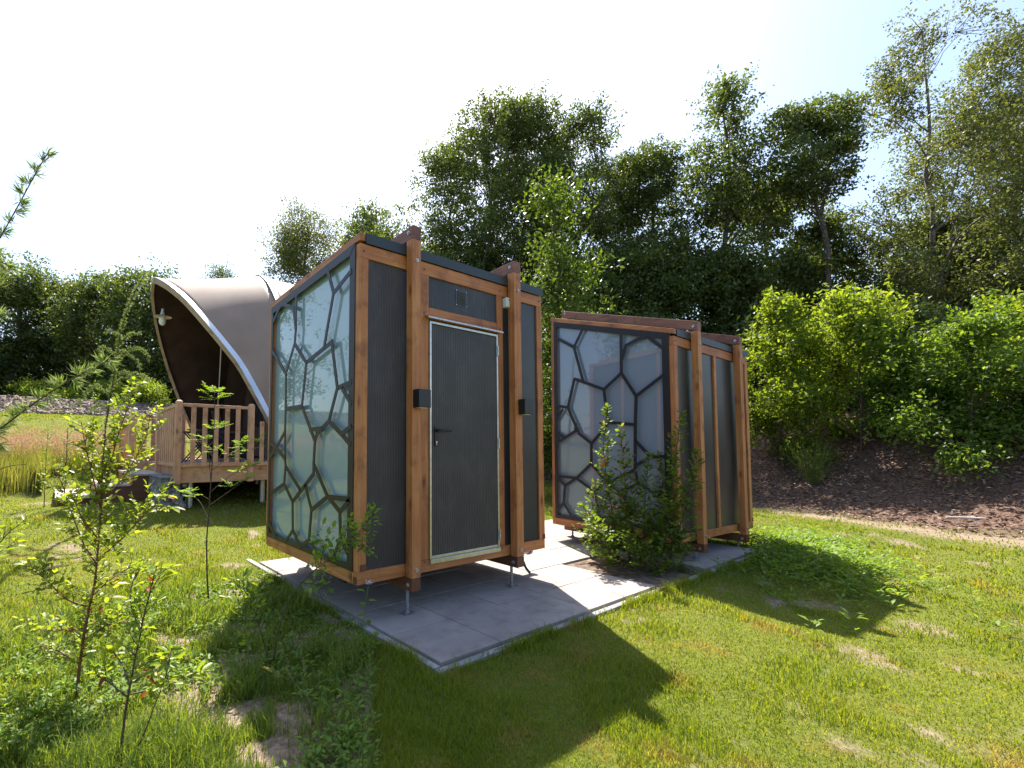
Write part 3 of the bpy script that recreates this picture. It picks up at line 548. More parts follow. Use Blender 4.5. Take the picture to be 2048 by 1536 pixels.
MB().tube([(2.16, .28, .27), (2.175, .26, .2), (2.20, .22, .1), (2.23, .19, .045)], .011, 8).tube([(2.19, .30, .27), (2.205, .27, .2), (2.23, .24, .1), (2.25, .2, .045)], .009, 8).build('supply_hose', BLK, c1)
# second cabin
c2 = cabin('glass_cabin', 'timber framed cabin without a visible door, standing behind the leafy bush', (3.9889, -.5627, 0), -.0263, .013, 2.17, 1.81, .262, 2.815, 3.355,
           ((.40, .49), (1.64, 1.735)), 2.955, .13, (LAT2_N, LAT2_E), GLASS2, False)
MB().box(.084, 1.059, .02, .03, .36, 2.62).build('wall_panel', PAN2, c2); MB().box(1.121, 2.086, .02, .03, .36, 2.62).build('wall_panel', PAN2, c2)
MB().box(1.06, 1.12, -.004, .075, .364, 2.617).build('wall_stud', WZ, c2, .004)
for (x, z) in ((.04, 2.68), (1.09, 2.68), (.04, .32), (1.09, .32), (2.13, 2.68)): scr(0, x, z, c2)
# ------------------------------------------------------------------ deck, steps, gabion
dk = empty('wooden_deck', (0, 0, 0)); tag(dk, 'raised wooden deck with pale balustrade carrying the arched tent', 'deck')
Z = 1.06; X0, Y0 = -.10, 5.90; X1, Y1 = 6.6, 12.0
m = MB(); yy = X0+.005; k = 0
for i in range(46): m.box(X0+.02+i*.145, X0+.02+i*.145+.139, Y0+.01, Y1, Z-.03, Z)
for j in range(2): m.box(-.46+j*.17, -.295+j*.17, 9.52, Y1, Z-.03, Z)
m.build('floor_boards', DB, dk)
MB().box(-.48, -.4605, 9.50, Y1, Z-.3, Z-.001).build('fascia_board', DY, dk, .003); MB().box(-.46, X0-.005, 9.50, 9.519, Z-.3, Z-.001).build('fascia_board', DX, dk, .003)
MB().box(X0, X1, Y0-.02, Y0+.005, Z-.30, Z-.001).build('fascia_board', DX, dk, .003); MB().box(X0-.004, X0+.018, Y0+.006, Y1, Z-.30, Z-.001).build('fascia_board', DY, dk, .003)
for (x, y) in ((.12, 6.12), (1.5, 6.3), (3.2, 6.3), (.3, 9.0), (2.3, 9.0)):
    MB().tube([(x, y, float(gz(x, y))-.1), (x, y, Z-.29)], .055, 12).build('support_pipe', STEEL, dk)
def post(x, y, h=1.13, b=-.31, s=.1):
    m = MB(); m.box(x-s/2, x+s/2, y-s/2, y+s/2, Z+b, Z+h-.02); m.hexa([(x-s/2, y-s/2, Z+h-.0199), (x+s/2, y-s/2, Z+h-.0199), (x+s/2, y+s/2, Z+h-.0199), (x-s/2, y+s/2, Z+h-.0199), (x-s/2+.025, y-s/2+.025, Z+h+.008), (x+s/2-.025, y-s/2+.025, Z+h+.008), (x+s/2-.025, y+s/2-.025, Z+h+.008), (x-s/2+.025, y+s/2-.025, Z+h+.008)]); m.build('railing_post', DZ, dk, .004)
def rail(x0, y0, x1, y1, n, dirx, tall=True):
    if dirx:
        MB().box(x0, x1, y0-.025, y0+.025, Z+1.03, Z+1.085).build('top_rail', DX, dk, .004); MB().box(x0, x1, y0-.03, y0+.02, Z-.02, Z+.05).build('bottom_rail', DX, dk, .004)
        for i in range(n):
            x = x0+(x1-x0)*(i+1)/(n+1); MB().box(x-.04, x+.04, y0-.012, y0+.012, Z+.05, Z+1.03).build('baluster', DZ, dk, .002)
    else:
        MB().box(x0-.025, x0+.025, y0, y1, Z+1.03, Z+1.085).build('top_rail', DY, dk, .004); MB().box(x0-.03, x0+.02, y0, y1, Z-.02, Z+.05).build('bottom_rail', DY, dk, .004)
        for i in range(n):
            y = y0+(y1-y0)*(i+1)/(n+1); MB().box(x0-.012, x0+.012, y-.04, y+.04, Z+.05, Z+1.03).build('baluster', DZ, dk, .002)
px0, py0 = X0-.055, Y0-.07
post(px0, py0); post(1.09, py0); post(px0, 7.7)
rail(px0+.05, py0, 1.04, py0, 5, True); rail(px0, py0+.05, px0, 7.65, 8, False)
for x in (1.30, 1.53, 1.76): MB().box(x-.04, x+.04, py0-.012, py0+.012, Z+.05, Z+1.03-(x-1.14)*1.35).build('baluster', DZ, dk, .002)
MB().box(1.14, 2.2, py0-.03, py0+.02, Z-.02, Z+.05).build('bottom_rail', DX, dk, .004)
post(-.43, 9.57); rail(-.38, 9.57, .6, 9.57, 4, True); rail(-.43, 9.62, -.43, 11.5, 8, False); post(-.43, 11.55); post(.65, 9.57); rail(-.38, 11.55, 1.6, 11.55, 7, True)
st = empty('wooden_steps', (0, 0, 0)); tag(st, 'three broad wooden steps leading up to the tent deck', 'steps')
for k, (x0, x1, z) in enumerate(((-.68, -.125, .87), (-1.2, -.66, .685), (-1.8, -1.16, .50))):
    tr_ = MB(); 
    for j in range(3):
        w_ = (x1-x0)/3; tr_.box(x0+j*w_+.002, x0+(j+1)*w_-.002, 7.25, 9.45, z-.035, z)
    tr_.build('tread', DB, st, .003); MB().box(x0+.02, x0+.045, 7.28, 9.42, z-.2, z-.036).build('riser', WY, st, .003)
for y in (7.29, 9.37):
    MB().prism([(-.12, y, .1), (-1.77, y, .1), (-1.77, y, .463), (-1.17, y, .463), (-1.17, y, .648), (-.65, y, .648), (-.65, y, .833), (-.12, y, .833)], (0, .04, 0)).build('side_board', wood('shade-painted step board', 'x', WSD), st)  # side boards get a darker wood, their shade put into the colour
gb = empty('stone_gabion', (0, 0, 0)); tag(gb, 'wire basket filled with rough grey stones under the deck corner post', 'gabion')
m = MB(); rg = random.Random(5)
import bmesh
bm = bmesh.new()
GX0, GX1, GY0, GY1, GZ0, GZ1 = -.34, .02, 5.95, 7.22, .20, .84
for i in range(330):
    f_ = rg.choice('xyzz'); x = rg.uniform(GX0, GX1); y = rg.uniform(GY0, GY1); z = rg.uniform(GZ0, GZ1)
    if f_ == 'x': x = GX0+rg.uniform(.02, .07)
    elif f_ == 'y': y = GY0+rg.uniform(.02, .07)
    else: x = GX0+rg.uniform(.02, .06)
    r = bmesh.ops.create_icosphere(bm, subdivisions=1, radius=rg.uniform(.045, .085))
    s3 = (rg.uniform(.7, 1.3), rg.uniform(.7, 1.3), rg.uniform(.6, 1))
    for v in r['verts']: v.co = Vector((v.co.x*s3[0]*rg.uniform(.8, 1.2)+x, v.co.y*s3[1]*rg.uniform(.8, 1.2)+y, v.co.z*s3[2]*rg.uniform(.8, 1.2)+z))
me = bpy.data.meshes.new('stones'); bm.to_mesh(me); bm.free(); me.materials.append(STONE); link(bpy.data.objects.new('stones', me), gb)
m = MB(); wr = .0035
for i in range(9):
    z = GZ0+i*(GZ1-GZ0)/8; m.tube([(GX0-.03, GY0-.03, z), (GX0-.03, GY1, z)], wr, 4); m.tube([(GX0-.03, GY0-.03, z), (GX1, GY0-.03, z)], wr, 4)
for i in range(19):
    y = GY0-.03+i*(GY1-GY0+.03)/18; m.tube([(GX0-.03, y, GZ0), (GX0-.03, y, GZ1)], wr, 4)
for i in range(5):
    x = GX0-.03+i*(GX1-GX0+.03)/4; m.tube([(x, GY0-.03, GZ0), (x, GY0-.03, GZ1)], wr, 4)
m.build('wire_mesh', DSTEEL, gb)
MB().box(GX0-.04, GX1, GY0-.04, GY1, GZ1+.005, GZ1+.03).build('cover_slab', noisy(mat('slate slab', rough=.7), (.1, .1, .11), (.2, .2, .22), 7), gb, .004)
# ------------------------------------------------------------------ tent
YC, TZ0 = 8.69, 1.06
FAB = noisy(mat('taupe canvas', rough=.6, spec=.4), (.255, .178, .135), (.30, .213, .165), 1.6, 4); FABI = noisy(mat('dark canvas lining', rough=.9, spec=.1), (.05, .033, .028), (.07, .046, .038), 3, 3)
RIMW = wood('tent rim wood', 'z', [(.1, (.22, .15, .10)), (.5, (.36, .26, .18)), (.9, (.48, .37, .27))], knots=False); RIMM = noisy(mat('pale metal rim', rough=.28, metal=.55), (.62, .64, .68), (.72, .74, .78), 3)
def prof(t, w0, e=.68): return w0*max(0, 1-t)**e*(1+(.45 if e > .6 else .32)*t)
ZN = [1.06, 1.3, 2.14, 2.63, 3.08, 3.38, 3.64, 3.93, 4.24, 4.56, 4.88, 5.15]; XN = [2.02, 1.93, 1.53, 1.31, 1.12, .93, .77, .59, .41, .23, .0, -.22]
ZF = [1.06, 1.3, 2.74, 3.34, 3.86, 4.33, 4.71, 4.96, 5.15]; XF = [1.56, 1.45, .74, .46, .23, .04, -.1, -.18, -.22]
NU = 22
def section(k, u):          # u -1 (near foot) .. 0 apex .. 1 (far foot)
    t = 1-abs(u)**1.6; sg = -1 if u < 0 else 1
    if k == 0: zt, w0 = 5.15, 2.55
    elif k in (1, 2): zt, w0 = 5.68, 2.95
    else: zt, w0 = 5.1, 2.5
    z = TZ0+(zt-TZ0)*t; y = YC+sg*prof(t, w0, .68 if k == 0 else .56)
    if k == 0: x = float(np.interp(z, ZN, XN) if u < 0 else np.interp(z, ZF, XF))
    elif k == 1: x = 2.05
    elif k == 2: x = 4.3
    else: x = 4.3+2.3-(2.0-1.9*t)*1.0
    return Vector((x, y, z))
def surf(k, f, u):
    a, b = section(k, u), section(k+1, u); p = a.lerp(b, f); s = 4*f*(1-f)
    out = Vector((0, (p.y-YC)*.0, 0)); p.z += -.05*s*(1-abs(u)) ; p.y += (YC-p.y)*.035*s; return p
us = [(-1+2*i/(2*NU)) for i in range(2*NU+1)]
tent = empty('arched_tent', (2.0, 8.69, 1.06)); tag(tent, 'taupe canvas lodge tent with a pointed arched canopy and pale rim', 'tent')
def grid(fn, rows, mat_, name, off=0):
    V = []; Fq = []
    for r in rows:
        for u in us:
            p = fn(r, u); V.append((p.x-2.0, p.y-8.69, p.z-1.06))
    n_ = len(us)
    for i in range(len(rows)-1):
        for j in range(n_-1): Fq.append((i*n_+j, i*n_+j+1, (i+1)*n_+j+1, (i+1)*n_+j))
    V = np.array(V)
    if off:
        V[:, 1] *= (1-off/2.5); V[:, 2] -= off*1.0
    o = mesh_np(name, V, [np.array(Fq)], mat_, tent, smooth=True); return o
fr = [i/10 for i in range(11)]
for k, nm in ((0, 'front_canopy'), (1, 'main_canvas'), (2, 'rear_canvas')):
    o = grid(lambda r, u: surf(k, r, u), fr, FAB, nm); md = o.modifiers.new('thick', 'SOLIDIFY'); md.thickness = .012; md.offset = 0
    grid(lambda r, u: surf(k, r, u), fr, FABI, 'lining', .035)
def rim(k, name, matr, w, h, shift, n_off):
    m = MB(); pts = [section(k, u) for u in us]; prev = None
    for i in range(len(pts)-1):
        a, b = pts[i], pts[i+1]
        c = Vector((a.x, YC, (TZ0+2.2))); 
        def ring(j):
            p = pts[j]; d = (pts[min(j+1, len(pts)-1)]-pts[max(j-1, 0)]).normalized(); ax = Vector((1, 0, 0)); ax = (ax-d*ax.dot(d)).normalized(); o_ = d.cross(ax).normalized()
            if o_.dot(p-Vector((p.x, YC, TZ0+1.5))) < 0: o_ = -o_
            q = p+ax*shift+o_*n_off-Vector((2.0, 8.69, 1.06)); return [q-ax*w/2-o_*h/2, q+ax*w/2-o_*h/2, q+ax*w/2+o_*h/2, q-ax*w/2+o_*h/2]
        A, B_ = ring(i), ring(i+1); m.hexa([A[0], A[1], A[2], A[3], B_[0], B_[1], B_[2], B_[3]])
    return m.build(name, matr, tent)
rim(0, 'rim_beam', RIMW, .06, .12, .0, -.05); rim(0, 'rim_strip', RIMM, .115, .014, .035, .02)
rim(1, 'rib_strip', noisy(mat('white webbing', rough=.5), (.66, .66, .64), (.74, .74, .72), 5), .12, .006, 0, .012); rim(2, 'rib_strip', bpy.data.materials['white webbing'], .12, .006, 0, .012)
# back wall inside the canopy, with door flap
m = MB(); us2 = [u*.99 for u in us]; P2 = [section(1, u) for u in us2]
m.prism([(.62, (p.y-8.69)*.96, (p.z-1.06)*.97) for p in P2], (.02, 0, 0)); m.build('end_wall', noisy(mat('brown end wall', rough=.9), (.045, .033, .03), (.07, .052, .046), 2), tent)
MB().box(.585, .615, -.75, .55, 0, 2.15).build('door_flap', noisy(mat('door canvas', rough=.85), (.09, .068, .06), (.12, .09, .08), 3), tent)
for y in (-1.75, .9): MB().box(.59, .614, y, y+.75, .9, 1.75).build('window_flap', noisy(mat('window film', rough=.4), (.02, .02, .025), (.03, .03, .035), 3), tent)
a = at(437, 683, 9.2); 
MB().tube([Vector((.80, 6.93, 3.48))-Vector((2.0, 8.69, 1.06)), Vector((.83, 7.1, 2.75))-Vector((2.0, 8.69, 1.06)), Vector((.86, 7.3, 2.1))-Vector((2.0, 8.69, 1.06))], .012, 6).build('guy_rope', noisy(mat('rope', rough=.9), (.3, .24, .18), (.4, .33, .25), 40), tent)
# lamp under the canopy
lp = at(325, 634, 11.2); lm = empty('hanging_lamp', tuple(lp)); tag(lm, 'cream enamel lamp with opal glass hanging inside the tent arch', 'lamp')
m = MB(); m.tube([(0, 0, .13), (0, 0, .06), (0, 0, .03), (0, 0, .0)], [.035, .05, .10, .20], 24, cap=False); m.tube([(0, 0, .13), (0, 0, .19)], .03, 12); m.build('lamp_shade', ENAMEL, lm)
MB().tube([(0, 0, .02), (0, 0, -.12), (0, 0, -.18), (0, 0, -.2)], [.075, .075, .055, .02], 18).build('glass_globe', LGLASS, lm, smooth=True)
MB().tube([(0, 0, .19), (.03, 0, .45)], .006, 6).build('cord', BLK, lm)
# folding chairs on the deck
CHF = noisy(mat('dark chair frame', rough=.4, metal=.4), (.02, .02, .022), (.05, .05, .055), 20); CHS = noisy(mat('chair textile', rough=.7), (.05, .055, .065), (.12, .125, .14), 60)
def chair(loc, rz, label):
    r_ = empty('folding_chair', loc, rz); tag(r_, label, 'chair', 'folding chairs on the deck')
    for s in (-1, 1):
        MB().tube([(s*.26, -.28, 0), (s*.26, .22, .62)], .014, 8).build('leg', CHF, r_); MB().tube([(s*.24, .28, 0), (s*.24, -.24, .62)], .014, 8).build('leg', CHF, r_)
        MB().box(s*.27-.025, s*.27+.025, -.27, .25, .615, .645).build('armrest', CHF, r_, .008); MB().tube([(s*.235, .2, .4), (s*.235, .36, 1.08)], .013, 8).build('back_frame', CHF, r_)
    MB().hexa([(-.22, -.24, .42), (.22, -.24, .42), (.22, .22, .39), (-.22, .22, .39), (-.22, -.24, .435), (.22, -.24, .435), (.22, .22, .405), (-.22, .22, .405)]).build('seat', CHS, r_)
    MB().hexa([(-.22, .225, .45), (.22, .225, .45), (.22, .24, .45), (-.22, .24, .45), (-.22, .35, 1.06), (.22, .35, 1.06), (.22, .365, 1.06), (-.22, .365, 1.06)]).build('backrest', CHS, r_)
    return r_
chair((.55, 7.5, Z), -1.9, 'dark folding chair behind the deck balustrade, the one nearer the corner post')
chair((1.15, 7.2, Z), 1.0, 'dark folding chair deeper under the tent arch, right of the other chair')
MB_t = empty('side_table', (.85, 8.1, Z)); tag(MB_t, 'small table with crossed pale legs standing between the deck chairs', 'table')
MB().box(-.35, .35, -.3, .3, .70, .725).build('table_top', CHF, MB_t, .004)
for s in (-1, 1):
    MB().bar((-.3, s*.26, 0), (.3, s*.26, .7), .04, .025).build('leg', DZ, MB_t); MB().bar((.3, s*.23, 0), (-.3, s*.23, .7), .04, .025).build('leg', DZ, MB_t)
# ------------------------------------------------------------------ vegetation builders
def tubes(name, segs, m, parent=None, n=5, loc=None):
    """segs: list of (points, radii) polylines -> one mesh"""
    V = []; Fs = []; k = 0
    for pts, rad in segs:
        P_ = np.asarray(pts, float); r_ = np.asarray(rad, float); c = len(P_)
        d = unit(np.gradient(P_, axis=0)); ref = np.where(np.abs(d[:, 2:3]) > .9, np.array([[1., 0, 0]]), np.array([[0, 0, 1.]]))
        a = unit(np.cross(d, ref)); b_ = np.cross(d, a); th = np.arange(n)*2*np.pi/n
        ring = P_[:, None]+r_[:, None, None]*(a[:, None]*np.cos(th)[None, :, None]+b_[:, None]*np.sin(th)[None, :, None]); V.append(ring.reshape(-1, 3))
        i, j = np.meshgrid(np.arange(c-1), np.arange(n), indexing='ij'); j2 = (j+1) % n
        Fs.append((np.stack([i*n+j, i*n+j2, (i+1)*n+j2, (i+1)*n+j], -1)+k).reshape(-1, 4)); k += c*n
    return mesh_np(name, np.concatenate(V), [np.concatenate(Fs)], m, parent, smooth=True, loc=loc)
def curve(p0, p1, n=6, wob=.08, sag=0.0, bow=0.0):
    p0, p1 = np.asarray(p0, float), np.asarray(p1, float); t = np.linspace(0, 1, n)[:, None]; L = np.linalg.norm(p1-p0)
    P_ = p0+(p1-p0)*t; o = RNG.normal(size=3)*wob*L; P_ = P_+o*np.sin(np.pi*t)+RNG.normal(size=(n, 3))*wob*.2*L*np.sin(np.pi*t)
    P_[:, 2:3] += (bow-sag)*L*np.sin(np.pi*t); return P_
def tree(name, label, cat, px, D, ytop, hwpx, lm, bark, tr=.16, cb=.25, ncl=240, sub=5, lps=26, ls=.13, shape='oak', group=None, csz=.55, lw=.6, lean=0, droop=0., flat=.75, world=None, H=None, R=None, shoots=0, seed=0, gap=.432):
    global RNG
    import zlib; RNG = np.random.default_rng(zlib.crc32(label.encode())+seed)
    if world is None:
        p = at(px, 800, D); x0, y0 = p[0], p[1]; z0 = float(gz(x0, y0)); H = max(.5, at(px, ytop, D)[2]-z0); R = hwpx/FPX*D
    else: x0, y0 = world; z0 = float(gz(x0, y0))
    root = empty(name, (x0, y0, z0-.05)); tag(root, label, cat, group)
    # trunk
    n = 12; t = np.linspace(0, 1, n); wob = np.cumsum(RNG.normal(0, .012*H, (n, 2)), 0); wob -= wob[0]
    T_ = np.stack([wob[:, 0]+lean*t*H, wob[:, 1], t*H*.93], -1); tr_r = tr*(1-t)**.8+.012
    if shape == 'shrub': T_ = T_*np.array([.4, .4, .8]); tr_r = tr*(1-t)+.008
    segs = [(T_, tr_r)]
    def prof(u):
        if shape == 'oak': return np.sin(np.pi*np.clip(.12+.80*u, 0, 1))**.6
        if shape == 'tall': return (np.sin(np.pi*np.clip(.08+.84*u, 0, 1))**.7)*(1.05-.35*u)
        if shape == 'birch': return np.sin(np.pi*np.clip(.15+.8*u, 0, 1))**.8
        if shape == 'top': return np.sin(np.pi*np.clip(.1+.85*u, 0, 1))**.5
        if shape == 'crown': return np.sin(np.pi*np.clip(.2+.72*u, 0, 1))**.7
        if shape == 'cone': return (1-u)**.75+.12
        return np.sin(np.pi*np.clip(.22+.74*u, 0, 1))**.85
    # lobes -> clusters
    nl = max(6, ncl//(11 if shape == 'shrub' else 11)); u = RNG.random(nl); a = np.arange(nl)*2.4+RNG.uniform(-.4, .4, nl); rr = R*np.maximum(prof(u),.02)*np.sqrt(RNG.uniform(.25, 1, nl))
    LB = np.stack([np.cos(a)*rr, np.sin(a)*rr, H*(cb+(1-cb)*u)], -1); LB[:, :2] += np.stack([np.interp(LB[:, 2], T_[:, 2], T_[:, i]) for i in (0, 1)], -1)
    LB[0] = T_[-1]+[0, 0, H*.04]; LB[1] = T_[-2]
    k = RNG.integers(0, nl, ncl); C_ = LB[k]+RNG.normal(size=(ncl, 3))*np.array([R*.15, R*.15, H*.042])
    if shape in ('oak', 'tall', 'birch', 'top'):      # fill the whole crown volume, with noise-shaped bays and gaps
        ph = RNG.uniform(0, 6.28, 4); kk = 0; got = []
        while kk < ncl:
            M_ = ncl*3; uu = RNG.random(M_)**.9; aa = RNG.uniform(0, 6.283, M_); md = 1+.20*np.sin(2*aa+ph[0]+uu*5)+.16*np.sin(3*aa+ph[1]-uu*8)+.10*np.sin(5*aa+ph[2]+uu*13)
            rr = R*prof(uu)*np.power(RNG.random(M_), .42)*np.clip(md, .55, 1.4)*.95; zz = H*(cb+(1.0-cb)*uu)
            X_ = np.cos(aa)*rr+np.interp(zz, T_[:, 2], T_[:, 0]); Y_ = np.sin(aa)*rr+np.interp(zz, T_[:, 2], T_[:, 1]); q_ = 1.7/max(R, 1); so = ph[3]*9
            nn = .5*fbm(X_*q_*1.3+so, zz*q_+3, 3)+.5*fbm(Y_*q_*1.3+so+7, zz*q_*1.1+9, 3); ok = nn > gap
            got.append(np.stack([X_, Y_, zz], -1)[ok]); kk += int(ok.sum())
        C_ = np.concatenate(got)[:ncl]; sel = RNG.choice(ncl, nl-2, replace=False); LB[2:] = C_[sel]*np.array([.85, .85, .98])
        k = np.argmin(((C_[:, None]-LB[None])**2).sum(-1), 1)
    C_[:, 2] = np.clip(C_[:, 2], H*cb*.7, H*1.0)
    for i in range(nl):
        q = LB[i]; zt = max(H*cb*.55, q[2]-np.hypot(q[0], q[1])*.85-H*.06); zt = min(zt, T_[-1, 2]); st_ = np.array([np.interp(zt, T_[:, 2], T_[:, 0]), np.interp(zt, T_[:, 2], T_[:, 1]), zt])
        rb = max(.012, float(np.interp(zt, T_[:, 2], tr_r))*.5); segs.append((curve(st_, q, 7, .07, 0, .06), np.linspace(rb, rb*.25, 7)))
    for i in range(ncl):
        q = LB[k[i]]; segs.append((curve(q*.75+np.array([np.interp(q[2]*.9, T_[:, 2], T_[:, 0]), np.interp(q[2]*.9, T_[:, 2], T_[:, 1]), q[2]*.92])*.25, C_[i], 4, .1), np.linspace(max(.008, tr*.10), .005, 4)))
    tubes('trunk', segs, bark, root)
    m = ncl*sub; SC = np.repeat(C_, sub, 0)+RNG.normal(size=(m, 3))*csz*np.array([.62, .62, .45])
    if droop: SC[:, 2] -= np.abs(RNG.normal(0, droop, m))
    N_ = m*lps; off = RNG.normal(size=(N_, 3))*csz*.30*np.array([1, 1, flat]); P_ = np.repeat(SC, lps, 0)+off
    if droop: P_[:, 2] -= RNG.random(N_)*droop*.8
    keep = RNG.random(N_) < np.repeat(RNG.uniform(.45, 1, m), lps); P_ = P_[keep]
    if shoots:      # loose upright leaders that break the outline
        for i in range(shoots):
            q = C_[RNG.integers(0, ncl)]; tip = q+np.array([RNG.normal(0, .16), RNG.normal(0, .16), RNG.uniform(.3, .75)]); c = curve(q, tip, 6, .05); f = RNG.random(46)
            P_ = np.concatenate([P_, np.stack([np.interp(f*5, range(6), c[:, j]) for j in range(3)], -1)+RNG.normal(size=(46, 3))*.055*(1.15-f[:, None])])
    N_ = len(P_)
    D_ = rdir(N_, -.5 if droop else -.1); nr = rdir(N_, .9)
    leaves('crown', P_, D_, nr, RNG.uniform(.65, 1.25, N_)*ls, lw, lm, TP_DIA, root)
    return root
MIDG = leafmat('young tree leaves', [(.15, (.035, .06, .012)), (.5, (.07, .11, .02)), (.85, (.13, .175, .035))], .42, tcol=(1.6, 1.6, .55))
G1 = 'oak trees on the bank behind the cabins'
tree('oak_tree', 'broad oak with the highest rounded crown, directly behind the ribbed cabin', 'tree', 1000, 25, 205, 155, OAK, BARK, .24, .12, 520, lps=28, ls=.17, csz=.55, group=G1)
tree('oak_tree', 'broad oak with a peaked top behind the gap between the two cabins', 'tree', 1180, 24.5, 165, 142, OAK, BARK, .24, .12, 520, lps=28, ls=.17, csz=.55, group=G1)
tree('oak_tree', 'oak filling the saddle between the two highest crowns', 'tree', 1095, 26.5, 205, 115, OAK, BARK, .22, .1, 440, lps=27, ls=.17, csz=.55, group=G1)
tree('oak_tree', 'smaller pale-edged oak at the left end of the tall oak group', 'tree', 888, 27, 290, 88, OAKY, BARK, .2, .1, 280, lps=26, ls=.17, csz=.55, group=G1)
tree('oak_tree', 'lower dark oak just right of the two highest oaks', 'tree', 1340, 26, 300, 100, OAK, BARK, .22, .1, 380, lps=27, ls=.17, csz=.55, group=G1)
tree('oak_tree', 'tall narrow oak with bare twigs at its top, above the glass cabin', 'tree', 1455, 23, 140, 98, OAKY, BARK, .18, .1, 270, shape='tall', lps=25, ls=.18, csz=.55, group=G1)
tree('oak_tree', 'dark bushy oak between the narrow oak and the slim bare-stemmed tree', 'tree', 1560, 25, 330, 95, OAK, BARK, .2, .08, 360, lps=27, ls=.17, csz=.55, group=G1)
tree('oak_tree', 'dark oak at the back closing the row above the glass cabin', 'tree', 1275, 27, 290, 115, OAK, BARK, .2, .08, 420, lps=27, ls=.17, csz=.55, group=G1)
tree('slim_tree', 'slim tree with a long bare trunk and a small open crown', 'tree', 1668, 20, 165, 84, OAK, BARK, .17, .68, 130, sub=5, lps=30, shape='top', csz=.5, ls=.17)
tree('oak_tree', 'low leafy oak growing around the foot of the slim bare-stemmed tree', 'tree', 1690, 23, 420, 80, OAKY, BARK, .13, .06, 200, ls=.18, group=G1)
tree('birch_tree', 'very tall airy birch with fine twigs, the highest tree on the right', 'tree', 1890, 21, 5, 180, BIRCH, BARKB, .15, .12, 500, sub=6, gap=.47, lps=28, ls=.125, shape='birch', droop=.45, csz=.5, lw=.7)
tree('birch_tree', 'tall birch cut by the right edge of the picture', 'tree', 2080, 21.5, 20, 140, BIRCH, BARKB, .15, .1, 380, sub=6, gap=.46, lps=28, ls=.125, shape='birch', droop=.45, csz=.5, lw=.7)
G2 = 'trees in the background beyond the tent'
tree('birch_tree', 'grey-green weeping birch rising behind the tent roof', 'tree', 603, 26, 395, 92, BIRCH, BARKB, .16, .06, 420, sub=6, lps=28, ls=.13, shape='crown', droop=.6, csz=.6)
tree('round_tree', 'round green tree between the weeping birch and the ribbed cabin', 'tree', 703, 28, 395, 82, OAKY, BARK, .16, .08, 320, ls=.18, csz=.6, group=G2)
tree('round_tree', 'low green tree whose top just shows over the ribbed cabin roof', 'tree', 785, 27, 425, 78, OAKY, BARK, .16, .08, 300, ls=.18, csz=.6, group=G2)
tree('round_tree', 'far tree whose crown tip peeks over the tent ridge', 'tree', 455, 34, 535, 48, OAK, BARK, .16, .15, 110, group=G2)
G3 = 'dense trees beyond the left lawn'
L3 = ['dense tree cut by the left edge of the picture', 'dark tree with sky gaps near the left edge', 'tree with a notched crown at the dip of the left tree line', 'dense rounded tree in the middle of the left tree line', 'dense tree partly hidden behind the tent arch', 'low tree filling the left tree line behind the tent']
for (px, yt, hw, D), lb in zip(((-50, 500, 95, 34), (45, 525, 85, 35), (125, 568, 60, 37), (200, 556, 75, 35), (285, 552, 80, 33), (380, 600, 80, 37)), L3):
    tree('dense_tree', lb, 'tree', px, D, yt, hw, OAK, BARK, .28, .08, 230, lps=24, ls=.24, csz=.85, group=G3)
G4 = 'undergrowth between the oak trunks'
L4 = ['dark shrub under the oaks left of the glass cabin roof', 'dark shrub under the oaks over the middle of the glass cabin roof', 'dark shrub under the narrow oak', 'dark shrub right of the glass cabin below the slim tree', 'dark shrub below the tall birch', 'dark shrub at the foot of the rightmost birch', 'dark shrub behind the ribbed cabin roof', 'broad dark shrub closing the gap under the left oak']
for (px, yt, hw, D), lb in zip(((1230, 500, 90, 22.5), (1340, 480, 90, 23), (1460, 500, 90, 22), (1590, 500, 90, 22), (1880, 440, 130, 22), (2030, 400, 110, 22), (940, 480, 100, 25), (1090, 520, 100, 24)), L4):
    tree('dark_shrub', lb, 'shrub', px, D, yt, hw, OAK, BARK, .07, .03, 210, lps=26, ls=.19, shape='shrub', group=G4, csz=.6)
L6 = ['dark thicket behind the bush beside the glass cabin', 'dark thicket behind the middle of the bank', 'dark thicket behind the right half of the bank', 'dark thicket behind the bank at the right edge', 'dark thicket behind the gap between the cabins']
for (px, yt, hw, D), lb in zip(((1540, 610, 80, 18), (1690, 630, 90, 18), (1850, 620, 95, 18), (2010, 600, 95, 18), (1110, 700, 60, 19)), L6):
    tree('dark_thicket', lb, 'shrub', px, D, yt, hw, OAK, BARK, .05, .0, 130, lps=24, ls=.19, shape='shrub', group='thickets behind the bank', csz=.55)
L7 = ['dark thicket under the trees at the left edge', 'dark thicket beyond the left lawn', 'dark thicket beyond the rubble heap', 'dark thicket seen just left of the tent', 'dark thicket hidden behind the tent canopy']
for (px, yt, hw, D), lb in zip(((-10, 690, 80, 37), (100, 680, 80, 38), (200, 690, 80, 37), (300, 690, 80, 37), (390, 690, 80, 37)), L7):
    tree('far_thicket', lb, 'shrub', px, D, yt, hw, OAK, BARK, .08, .0, 120, lps=22, ls=.28, shape='shrub', group='thickets beyond the left lawn', csz=.9)
